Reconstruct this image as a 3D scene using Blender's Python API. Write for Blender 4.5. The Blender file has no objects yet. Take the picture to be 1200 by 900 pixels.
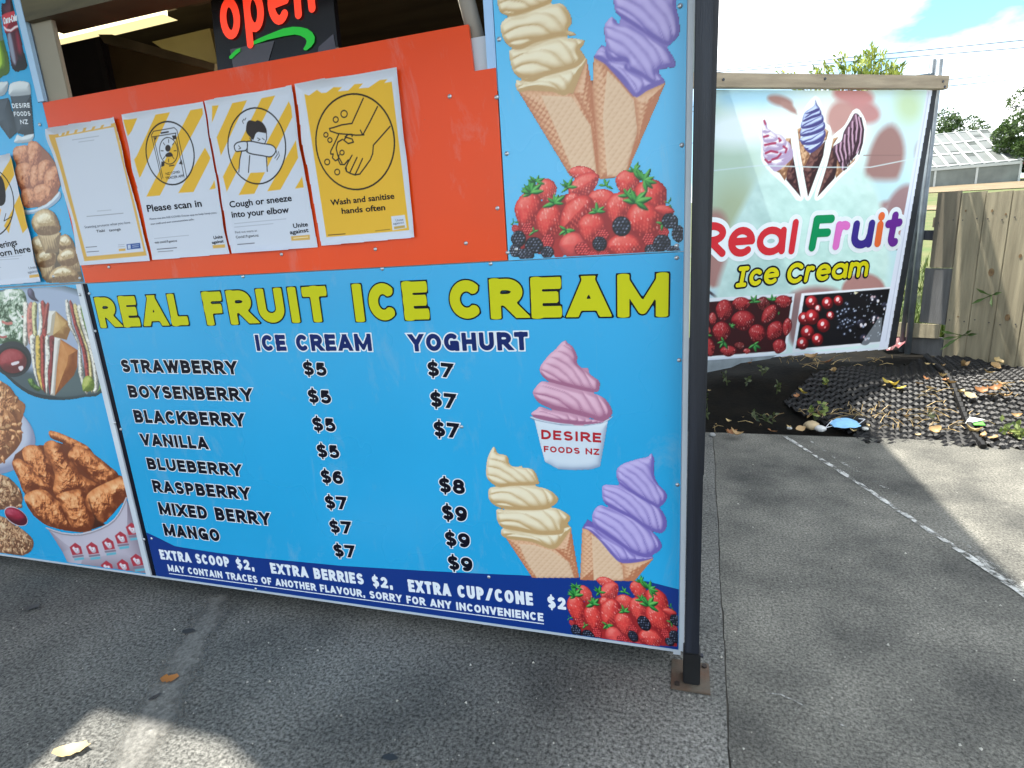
import bpy, bmesh, math, random
import numpy as np
from mathutils import Matrix, Vector

random.seed(7)
rng = np.random.default_rng(11)
SC = bpy.context.scene
COL = SC.collection

# ------------------------------------------------------------------ camera, sky, sun, exposure
CAM = np.array([1.9138, -1.4297, 1.2037])
ROT = np.array([[0.95787, 0.28083, -0.05937], [0.01188, -0.24545, -0.96934], [-0.28679, 0.92780, -0.23844]])
FOC = 656.76                                   # focal length in photograph pixels (1200 wide)
u_, s_, vt_ = np.linalg.svd(ROT); ROT = u_ @ vt_
cam_d = bpy.data.cameras.new('camera'); cam_d.sensor_fit = 'HORIZONTAL'; cam_d.sensor_width = 36
cam_d.lens = FOC / 1200 * 36; cam_d.clip_start = 0.02; cam_d.clip_end = 2000
cam_o = bpy.data.objects.new('camera', cam_d); COL.objects.link(cam_o)
M3 = Matrix([[ROT[0][i], -ROT[1][i], -ROT[2][i]] for i in range(3)])
cam_o.matrix_world = Matrix.Translation(Vector(CAM)) @ M3.to_4x4()
SC.camera = cam_o

SUN = Vector((-0.38, 0.18, 1.0)).normalized()    # direction towards the sun
EXPOSURE = 1.6
world = bpy.data.worlds.new('World'); SC.world = world; world.use_nodes = True
nt = world.node_tree; nt.nodes.clear()
n_out = nt.nodes.new('ShaderNodeOutputWorld'); n_bg = nt.nodes.new('ShaderNodeBackground')
n_sky = nt.nodes.new('ShaderNodeTexSky'); n_sky.sky_type = 'NISHITA'; n_sky.sun_disc = False
n_sky.sun_elevation = math.asin(SUN.z); n_sky.sun_rotation = math.atan2(SUN.x, SUN.y)
n_sky.air_density = 1.0; n_sky.dust_density = 0.6
n_tc = nt.nodes.new('ShaderNodeTexCoord'); n_map = nt.nodes.new('ShaderNodeMapping')
n_map.inputs['Scale'].default_value = (1.0, 1.0, 2.6); n_map.inputs['Location'].default_value = (5.5, 3.3, 1.2)
n_noise = nt.nodes.new('ShaderNodeTexNoise'); n_noise.inputs['Scale'].default_value = 2.6
n_noise.inputs['Detail'].default_value = 7; n_noise.inputs['Roughness'].default_value = 0.55
n_ramp = nt.nodes.new('ShaderNodeValToRGB')
n_ramp.color_ramp.elements[0].position = 0.41; n_ramp.color_ramp.elements[1].position = 0.60
n_mix = nt.nodes.new('ShaderNodeMixRGB'); n_mix.inputs[2].default_value = (9.2, 9.2, 9.1, 1)   # sunlit cloud
L = nt.links.new
L(n_tc.outputs['Generated'], n_map.inputs['Vector']); L(n_map.outputs['Vector'], n_noise.inputs['Vector'])
L(n_noise.outputs['Fac'], n_ramp.inputs['Fac']); L(n_ramp.outputs['Color'], n_mix.inputs[0])
n_tint = nt.nodes.new('ShaderNodeMixRGB'); n_tint.blend_type = 'MULTIPLY'; n_tint.inputs[0].default_value = 1; n_tint.inputs[2].default_value = (.66, .86, .88, 1)
L(n_sky.outputs['Color'], n_tint.inputs[1]); L(n_tint.outputs['Color'], n_mix.inputs[1]); L(n_mix.outputs['Color'], n_bg.inputs['Color'])
n_bg.inputs['Strength'].default_value = 0.12
L(n_bg.outputs['Background'], n_out.inputs['Surface'])
sun_d = bpy.data.lights.new('sun', 'SUN'); sun_d.energy = 4.2; sun_d.angle = math.radians(1.0); sun_d.color = (1.0, 0.95, 0.86)
sun_o = bpy.data.objects.new('sun', sun_d); COL.objects.link(sun_o)
sun_o.rotation_euler = SUN.to_track_quat('Z', 'Y').to_euler(); sun_o.location = (0, 0, 30)
SC.view_settings.view_transform = 'Standard'; SC.view_settings.look = 'None'
SC.view_settings.exposure = EXPOSURE; SC.view_settings.gamma = 1.0; SC.view_settings.use_curve_mapping = False
SC.cycles.max_bounces = 8; SC.cycles.use_denoising = True

# ------------------------------------------------------------------ helpers: measuring, meshes, things
def ray(px, py):
    return ROT.T @ np.array([(px - 600) / FOC, (py - 450) / FOC, 1.0])

class Plane:
    """An upright surface in the scene: origin, direction along it, outward normal (towards the viewer)."""
    def __init__(s, origin, deg):
        s.o = np.array(origin, float); t = math.radians(deg)
        s.u = np.array([math.cos(t), math.sin(t), 0]); s.n = np.array([math.sin(t), -math.cos(t), 0])
    def tr(s, px, py):
        d = ray(px, py); t = ((s.o - CAM) @ s.n) / (d @ s.n); p = CAM + t * d
        return ((p - s.o) @ s.u, p[2])
    def trs(s, pts): return [s.tr(*p) for p in pts]
    def w(s, u, v, off=0.0):
        p = s.o + s.u * u + s.n * off; return (p[0], p[1], v)
    def W(s, uv, off=0.0):
        uv = np.asarray(uv, float)
        P = s.o[None] + uv[:, :1] * s.u[None] + s.n[None] * off; P[:, 2] = uv[:, 1]; return P

FRONT = Plane((0, 0, 0), 0)                  # the stall's front
BANNER = Plane((2.147, 2.933, 0), 31)        # the banner
FENCE = Plane((3.8, 3.9, 0), -55)            # the paling fence
def ground(px, py, z=0.0):
    d = ray(px, py); t = (z - CAM[2]) / d[2]; return CAM + t * d

def zz(ox, oy, s, txt):                      # read a list of traced points
    return [(ox + float(a) / s, oy + float(b) / s) for a, b in (q.split(',') for q in txt.split())]

def lin(c):
    c = np.asarray(c, float) / 255.0
    return np.where(c <= 0.04045, c / 12.92, ((c + 0.055) / 1.055) ** 2.4)
def rgba(c): return tuple(lin(c)) + (1.0,)

def link(name, mesh, mat=None, parent=None):
    o = bpy.data.objects.new(name, mesh); COL.objects.link(o)
    if mat is not None: mesh.materials.append(mat)
    if parent is not None:
        o.parent = parent
        if parent.location.length or parent.parent:
            base = world_loc(parent); mesh.transform(Matrix.Translation(-base))
    return o
def world_loc(o):
    v = Vector((0, 0, 0))
    while o is not None: v += o.location; o = o.parent
    return v
def tag(o, label=None, cat=None, group=None, kind=None):
    for k, v in (('label', label), ('category', cat), ('group', group), ('kind', kind)):
        if v: o[k] = v
    return o
def thing(name, label, cat, loc=(0, 0, 0), group=None):
    o = bpy.data.objects.new(name, None); COL.objects.link(o); o.location = loc; o.empty_display_size = 0.1
    return tag(o, label, cat, group)
def solo(o, label, cat, group=None, loc=None):
    """a thing that is one mesh: put its origin at its own base"""
    if loc is not None:
        o.data.transform(Matrix.Translation(-Vector(loc))); o.location = loc
    return tag(o, label, cat, group)

class MB:
    """collects solids into one mesh (world coordinates)"""
    def __init__(s): s.v = []; s.f = []
    def add(s, v, f):
        b = len(s.v); s.v += [tuple(map(float, p)) for p in v]; s.f += [tuple(b + i for i in q) for q in f]; return s
    def box(s, a, b):
        x0, y0, z0 = a; x1, y1, z1 = b
        return s.add([(x0,y0,z0),(x1,y0,z0),(x1,y1,z0),(x0,y1,z0),(x0,y0,z1),(x1,y0,z1),(x1,y1,z1),(x0,y1,z1)],
                     [(0,3,2,1),(4,5,6,7),(0,1,5,4),(1,2,6,5),(2,3,7,6),(3,0,4,7)])
    def prism(s, poly, d):
        n = len(poly); d = np.array(d, float); P = [np.array(p, float) for p in poly]
        return s.add(P + [p + d for p in P], [tuple(range(n)), tuple(range(2*n-1, n-1, -1))] + [(i, i+n, (i+1) % n + n, (i+1) % n) for i in range(n)])
    def tube(s, pts, r, n=8, cap=True):
        P = [Vector(p) for p in pts]; R = r if hasattr(r, '__len__') else [r] * len(P); v = []; f = []
        up = Vector((0.13, 0.31, 0.94))
        for i, p in enumerate(P):
            t = (P[min(i+1, len(P)-1)] - P[max(i-1, 0)]).normalized()
            a = t.cross(up); a = a.normalized() if a.length > 1e-4 else Vector((1, 0, 0)); b = t.cross(a)
            for k in range(n):
                q = 2 * math.pi * k / n; v.append(p + (a * math.cos(q) + b * math.sin(q)) * R[i])
        for i in range(len(P) - 1):
            for k in range(n): f.append((i*n+k, i*n+(k+1) % n, (i+1)*n+(k+1) % n, (i+1)*n+k))
        if cap: f += [tuple(range(n-1, -1, -1)), tuple((len(P)-1)*n + k for k in range(n))]
        return s.add(v, f)
    def mesh(s, name, smooth=False, bevel=0):
        m = bpy.data.meshes.new(name); m.from_pydata(s.v, [], s.f); m.update()
        bm = bmesh.new(); bm.from_mesh(m); bmesh.ops.recalc_face_normals(bm, faces=bm.faces)
        if bevel: bmesh.ops.bevel(bm, geom=[e for e in bm.edges if e.is_manifold and e.calc_face_angle(0) > 0.5], offset=bevel, segments=2, affect='EDGES', clamp_overlap=True)
        bm.to_mesh(m); bm.free()
        if smooth: m.polygons.foreach_set('use_smooth', [True] * len(m.polygons))
        return m
    def obj(s, name, mat, parent=None, smooth=False, bevel=0):
        return link(name, s.mesh(name, smooth, bevel), mat, parent)

# ------------------------------------------------------------------ materials
def new_mat(name):
    m = bpy.data.materials.new(name); m.use_nodes = True
    return m, m.node_tree, m.node_tree.nodes['Principled BSDF']
def vary(name, col, rough=0.6, amt=0.12, scale=8.0, stretch=(1, 1, 1), bump=0.0, bscale=60.0, metal=0.0, spec=0.5, detail=4, col2=None, rvar=0.0, wear=False):
    """plain surface colour with a soft procedural mottling, fine bump"""
    m, t, b = new_mat(name); N = t.nodes.new; K = t.links.new
    tc = N('ShaderNodeTexCoord'); mp = N('ShaderNodeMapping'); mp.inputs['Scale'].default_value = stretch
    K(tc.outputs['Object'], mp.inputs['Vector'])
    no = N('ShaderNodeTexNoise'); no.inputs['Scale'].default_value = scale; no.inputs['Detail'].default_value = detail
    K(mp.outputs['Vector'], no.inputs['Vector'])
    c = np.array(lin(col)); c2 = np.array(lin(col2)) if col2 is not None else c * (1 - 2 * amt)
    rp = N('ShaderNodeValToRGB'); rp.color_ramp.elements[0].position = 0.3; rp.color_ramp.elements[1].position = 0.7
    rp.color_ramp.elements[0].color = tuple(np.clip(c2, 0, 1)) + (1,); rp.color_ramp.elements[1].color = tuple(np.clip(c if col2 is not None else c * (1 + amt * .6), 0, 1)) + (1,)
    K(no.outputs['Fac'], rp.inputs['Fac']); K(rp.outputs['Color'], b.inputs['Base Color'])
    if wear:                                   # faint scuffs, wiped dust and dried splashes
        w1 = N('ShaderNodeTexNoise'); w1.inputs['Scale'].default_value = 9; w1.inputs['Detail'].default_value = 10; w1.inputs['Roughness'].default_value = .72; w1.inputs['Distortion'].default_value = .6
        m1 = N('ShaderNodeMapping'); m1.inputs['Scale'].default_value = (1, 1, .35); K(tc.outputs['Object'], m1.inputs['Vector']); K(m1.outputs['Vector'], w1.inputs['Vector'])
        r1 = N('ShaderNodeValToRGB'); r1.color_ramp.elements[0].position = .56; r1.color_ramp.elements[1].position = .82; r1.color_ramp.elements[1].color = (.30, .30, .30, 1); K(w1.outputs['Fac'], r1.inputs['Fac'])
        mw = N('ShaderNodeMixRGB'); mw.inputs[2].default_value = rgba((176, 186, 186)); K(r1.outputs['Color'], mw.inputs[0]); K(rp.outputs['Color'], mw.inputs[1]); K(mw.outputs['Color'], b.inputs['Base Color'])
        w2 = N('ShaderNodeTexVoronoi'); w2.inputs['Scale'].default_value = 34; K(tc.outputs['Object'], w2.inputs['Vector'])
        r2 = N('ShaderNodeValToRGB'); r2.color_ramp.elements[0].position = .035; r2.color_ramp.elements[1].position = .06; r2.color_ramp.elements[0].color = (.34, .34, .34, 1); r2.color_ramp.elements[1].color = (0, 0, 0, 1); K(w2.outputs['Distance'], r2.inputs['Fac'])
        w3 = N('ShaderNodeTexNoise'); w3.inputs['Scale'].default_value = 5; K(tc.outputs['Object'], w3.inputs['Vector'])
        r3 = N('ShaderNodeValToRGB'); r3.color_ramp.elements[0].position = .55; r3.color_ramp.elements[1].position = .68; K(w3.outputs['Fac'], r3.inputs['Fac'])
        mm_ = N('ShaderNodeMath'); mm_.operation = 'MULTIPLY'; K(r2.outputs['Color'], mm_.inputs[0]); K(r3.outputs['Color'], mm_.inputs[1])
        mx_ = N('ShaderNodeMixRGB'); mx_.inputs[2].default_value = rgba((90, 92, 88)); K(mm_.outputs[0], mx_.inputs[0]); K(mw.outputs['Color'], mx_.inputs[1]); K(mx_.outputs['Color'], b.inputs['Base Color'])
    b.inputs['Roughness'].default_value = rough; b.inputs['Metallic'].default_value = metal; b.inputs['Specular IOR Level'].default_value = spec
    if rvar:
        mr = N('ShaderNodeMapRange'); mr.inputs['To Min'].default_value = max(0, rough - rvar); mr.inputs['To Max'].default_value = min(1, rough + rvar)
        K(no.outputs['Fac'], mr.inputs['Value']); K(mr.outputs['Result'], b.inputs['Roughness'])
    if bump:
        n2 = N('ShaderNodeTexNoise'); n2.inputs['Scale'].default_value = bscale; n2.inputs['Detail'].default_value = 5
        K(mp.outputs['Vector'], n2.inputs['Vector'])
        bp = N('ShaderNodeBump'); bp.inputs['Strength'].default_value = bump; bp.inputs['Distance'].default_value = 0.01
        K(n2.outputs['Fac'], bp.inputs['Height']); K(bp.outputs['Normal'], b.inputs['Normal'])
    return m
def print_mat(name, rough=0.35, spec=0.4, trans=0.0):
    """printed picture: colours come from the print itself (an attribute of the printed sheet)"""
    m, t, b = new_mat(name); N = t.nodes.new; K = t.links.new
    at = N('ShaderNodeAttribute'); at.attribute_name = 'print'
    K(at.outputs['Color'], b.inputs['Base Color']); b.inputs['Roughness'].default_value = rough; b.inputs['Specular IOR Level'].default_value = spec
    if trans:
        tr = N('ShaderNodeBsdfTranslucent'); K(at.outputs['Color'], tr.inputs['Color'])
        mx = N('ShaderNodeMixShader'); mx.inputs[0].default_value = trans
        K(b.outputs[0], mx.inputs[1]); K(tr.outputs[0], mx.inputs[2]); K(mx.outputs[0], t.nodes['Material Output'].inputs['Surface'])
    return m
def ink(name, col, rough=0.4, trans=0.0):
    m, t, b = new_mat(name); b.inputs['Base Color'].default_value = rgba(col); b.inputs['Roughness'].default_value = rough
    b.inputs['Specular IOR Level'].default_value = 0.12
    return m
# ------------------------------------------------------------------ printing: noise, outlines, relief pictures
def vnoise(x, y, seed=0):
    xi = np.floor(x).astype(int); yi = np.floor(y).astype(int); fx = x - xi; fy = y - yi
    fx = fx * fx * (3 - 2 * fx); fy = fy * fy * (3 - 2 * fy)
    def h(a, b):
        n = (a * 374761393 + b * 668265263 + seed * 982451653) & 0x7fffffff
        n = ((n ^ (n >> 13)) * 1274126177) & 0x7fffffff
        return ((n ^ (n >> 16)) & 0xffff) / 65535.0
    return (h(xi, yi) * (1-fx) + h(xi+1, yi) * fx) * (1-fy) + (h(xi, yi+1) * (1-fx) + h(xi+1, yi+1) * fx) * fy
def fbm(x, y, oct=4, seed=0):
    s = 0; a = 0.5; t = 0
    for i in range(oct): s = s + a * vnoise(x, y, seed + i * 17); t += a; a *= .5; x = x * 2.03 + 7.1; y = y * 2.03 + 3.7
    return s / t
def smooth_poly(p, n=5):
    p = np.asarray(p, float); k = len(p); out = []
    for i in range(k):
        a, b, c, d = p[i-1], p[i], p[(i+1) % k], p[(i+2) % k]
        for j in range(n):
            t = j / n
            out.append(0.5 * (2*b + (c-a)*t + (2*a-5*b+4*c-d)*t*t + (3*b-a-3*c+d)*t**3))
    return np.array(out)
def poly_sd(X, Z, p):
    """signed distance to polygon, positive inside"""
    d2 = np.full(X.shape, 1e9); ins = np.zeros(X.shape, bool); n = len(p)
    for i in range(n):
        ax, az = p[i]; bx, bz = p[(i+1) % n]; ex, ez = bx-ax, bz-az; L2 = ex*ex+ez*ez
        if L2 < 1e-16: continue
        t = np.clip(((X-ax)*ex + (Z-az)*ez) / L2, 0, 1)
        d2 = np.minimum(d2, (X-ax-t*ex)**2 + (Z-az-t*ez)**2)
        if az != bz: ins ^= ((az > Z) != (bz > Z)) & (X < (bx-ax) * (Z-az) / (bz-az) + ax)
    d = np.sqrt(d2); return np.where(ins, d, -d)
def ell(cx, cz, rx, rz, deg=0, n=28):
    a = np.linspace(0, 2*math.pi, n, endpoint=False); c, s = math.cos(math.radians(deg)), math.sin(math.radians(deg))
    return np.stack([cx + rx*np.cos(a)*c - rz*np.sin(a)*s, cz + rx*np.cos(a)*s + rz*np.sin(a)*c], 1)

class Art:
    def __init__(s, plane, x0, x1, z0, z1, h, bg=None):
        s.pl = plane; s.h = h; s.x = np.arange(x0, x1 + h*.5, h); s.z = np.arange(z0, z1 + h*.5, h)
        s.X, s.Z = np.meshgrid(s.x, s.z); s.rgb = np.zeros(s.X.shape + (3,)); s.a = np.zeros(s.X.shape)
        if bg is not None: s.rgb[:] = np.array(bg) / 255.; s.a[:] = 1
    def sl(s, lo, hi, m=0.0):
        i0 = max(0, int((lo[0]-m-s.x[0]) / s.h)); i1 = min(len(s.x), int((hi[0]+m-s.x[0]) / s.h) + 2)
        j0 = max(0, int((lo[1]-m-s.z[0]) / s.h)); j1 = min(len(s.z), int((hi[1]+m-s.z[0]) / s.h) + 2)
        return (slice(j0, max(j0, j1)), slice(i0, max(i0, i1)))
    def put(s, sl, m, col):
        col = np.asarray(col, float); col = col / 255. if col.max() > 1.5 or col.ndim == 1 else col
        m3 = m[..., None]; s.rgb[sl] = s.rgb[sl] * (1-m3) + col * m3; s.a[sl] = np.maximum(s.a[sl], m)
    def fill(s, p, col, sm=0, soft=None, op=1.0):
        p = smooth_poly(p, sm) if sm else np.asarray(p, float)
        soft = soft or s.h; sl = s.sl(p.min(0), p.max(0), soft)
        if s.X[sl].size == 0: return
        d = poly_sd(s.X[sl], s.Z[sl], p); s.put(sl, np.clip(d / soft + .5, 0, 1) * op, col)
    def line(s, pts, w, col, closed=False):
        p = np.asarray(pts, float); sl = s.sl(p.min(0), p.max(0), w + s.h); X, Z = s.X[sl], s.Z[sl]
        if X.size == 0: return
        d2 = np.full(X.shape, 1e9)
        for i in range(len(p) - (0 if closed else 1)):
            a = p[i]; b = p[(i+1) % len(p)]; e = b-a; L2 = max(e@e, 1e-14)
            t = np.clip(((X-a[0])*e[0] + (Z-a[1])*e[1]) / L2, 0, 1); d2 = np.minimum(d2, (X-a[0]-t*e[0])**2 + (Z-a[1]-t*e[1])**2)
        s.put(sl, np.clip((w*.5 - np.sqrt(d2)) / s.h + .5, 0, 1), col)
    def dots(s, pts, r, col):
        for q in pts:
            sl = s.sl(q, q, r + s.h); X, Z = s.X[sl], s.Z[sl]
            if X.size: s.put(sl, np.clip((r - np.hypot(X-q[0], Z-q[1])) / s.h + .5, 0, 1), col)
    def relief(s, p, dark, mid, lite, R=None, ridge=None, noise=None, sm=5, mottle=0.0, waffle=None, light=(-.4, .62, .68), flat=1.0, edge=0.25, seed=0, outline=None, blur=0.0, crease=0.0):
        """a picture of a rounded thing: the print shows the relief it was photographed with"""
        p = smooth_poly(p, sm) if sm else np.asarray(p, float)
        sl = s.sl(p.min(0), p.max(0), s.h * 2); X, Z = s.X[sl], s.Z[sl]
        if X.size == 0 or X.shape[0] < 2 or X.shape[1] < 2: return
        d = poly_sd(X, Z, p); ext = (p.max(0) - p.min(0)).min(); R = R or ext * .5
        t = np.clip(d / R, 0, 1); H = R * np.sqrt(np.clip(1 - (1-t)**2, 0, 1)) * flat; cr = 0
        if blur:
            k = max(1, int(R * blur / s.h))
            for ax in (0, 1, 0, 1):
                Q = np.cumsum(np.pad(H, [(k+1, k) if ax == 0 else (0, 0), (k+1, k) if ax == 1 else (0, 0)], mode='edge'), axis=ax)
                H = (Q[2*k+1:] - Q[:-2*k-1] if ax == 0 else Q[:, 2*k+1:] - Q[:, :-2*k-1]) / (2*k+1)
        if ridge:
            deg, lam, amp = ridge[:3]; ph = ridge[3] if len(ridge) > 3 else 0; bend = ridge[4] if len(ridge) > 4 else 0
            c, q = math.cos(math.radians(deg)), math.sin(math.radians(deg)); cx, cz = p.mean(0)
            al = (X-cx)*c + (Z-cz)*q; ac = -(X-cx)*q + (Z-cz)*c + bend * al * al / ext
            ac = ac + lam * .35 * (fbm(al / lam * .6, ac / lam * .5, 2, seed) - .5)
            sn = np.abs(np.sin(math.pi * (ac / lam + ph))); H = H + amp * np.sqrt(sn) * np.clip(t*3, 0, 1); cr = crease * np.exp(-(sn/.28)**2) * np.clip(t*2.2, 0, 1)
        if noise:
            for sc_, am in noise: H = H + am * (1 - np.abs(2 * fbm(X / sc_, Z / sc_, 4, seed + 5) - 1)) * np.clip(t*4, 0, 1)
        if waffle:
            deg, lam, amp = waffle; c, q = math.cos(math.radians(deg)), math.sin(math.radians(deg))
            a1 = X*c + Z*q; a2 = -X*q + Z*c
            H = H + amp * np.maximum(np.abs(np.sin(math.pi*a1/lam)), np.abs(np.sin(math.pi*a2/lam)))**3 * -1
        gz, gx = np.gradient(H, s.h); ln = np.array(light) / np.linalg.norm(light)
        v = (-gx*ln[0] - gz*ln[1] + ln[2]) / np.sqrt(gx*gx + gz*gz + 1)
        v = np.clip(.5 + (v - ln[2]) * .95, 0, 1) * (1 - edge * np.clip(1 - t*3.5, 0, 1)) * (1 - cr)
        if mottle: v = np.clip(v + mottle * (fbm(X / ext * 9, Z / ext * 9, 4, seed + 9) - .5), 0, 1)
        D, M, T = (np.array(c_, float) / 255. for c_ in (dark, mid, lite)); v3 = v[..., None]
        col = np.where(v3 < .5, D + (M-D) * v3 * 2, M + (T-M) * (v3*2 - 1))
        m = np.clip(d / s.h + .5, 0, 1)
        if outline: s.put(sl, np.clip((d + outline[0]) / s.h + .5, 0, 1), outline[1])
        s.rgb[sl] = s.rgb[sl] * (1 - m[..., None]) + col * m[..., None]; s.a[sl] = np.maximum(s.a[sl], m)
    def build(s, name, mat, parent, off, thr=0.5, clip=None, curl=0):
        if curl:                                   # paper lifting along its edges
            dd = poly_sd(s.X, s.Z, np.asarray(clip, float)); s.lift = curl * np.clip(1 - dd/.02, 0, 1)**1.5 * fbm(s.X*9 + s.Z*3, s.Z*8, 2, 31)**1.5
        A = s.a > thr
        if clip is not None:
            A &= poly_sd(s.X, s.Z, np.asarray(clip, float)) > 0
        q = A[:-1, :-1] & A[1:, :-1] & A[:-1, 1:] & A[1:, 1:]; J, I = np.nonzero(q); nx = len(s.x)
        quads = np.stack([J*nx+I, J*nx+I+1, (J+1)*nx+I+1, (J+1)*nx+I], 1)
        used, inv = np.unique(quads, return_inverse=True); quads = inv.reshape(-1, 4)
        uv = np.stack([s.X.ravel()[used], s.Z.ravel()[used]], 1); P = s.pl.W(uv, off)
        if curl: P += s.lift.ravel()[used][:, None] * s.pl.n[None]
        m = bpy.data.meshes.new(name); m.vertices.add(len(P)); m.vertices.foreach_set('co', P.astype(np.float32).ravel())
        m.loops.add(quads.size); m.loops.foreach_set('vertex_index', quads.astype(np.int32).ravel())
        m.polygons.add(len(quads)); m.polygons.foreach_set('loop_start', np.arange(0, quads.size, 4, dtype=np.int32))
        m.update(calc_edges=True)
        at = m.color_attributes.new('print', 'FLOAT_COLOR', 'POINT'); c = np.ones((len(P), 4), np.float32)
        c[:, :3] = lin(np.clip(s.rgb.reshape(-1, 3)[used], 0, 1) * 255); at.data.foreach_set('color', c.ravel())
        return link(name, m, mat, parent)

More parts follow.
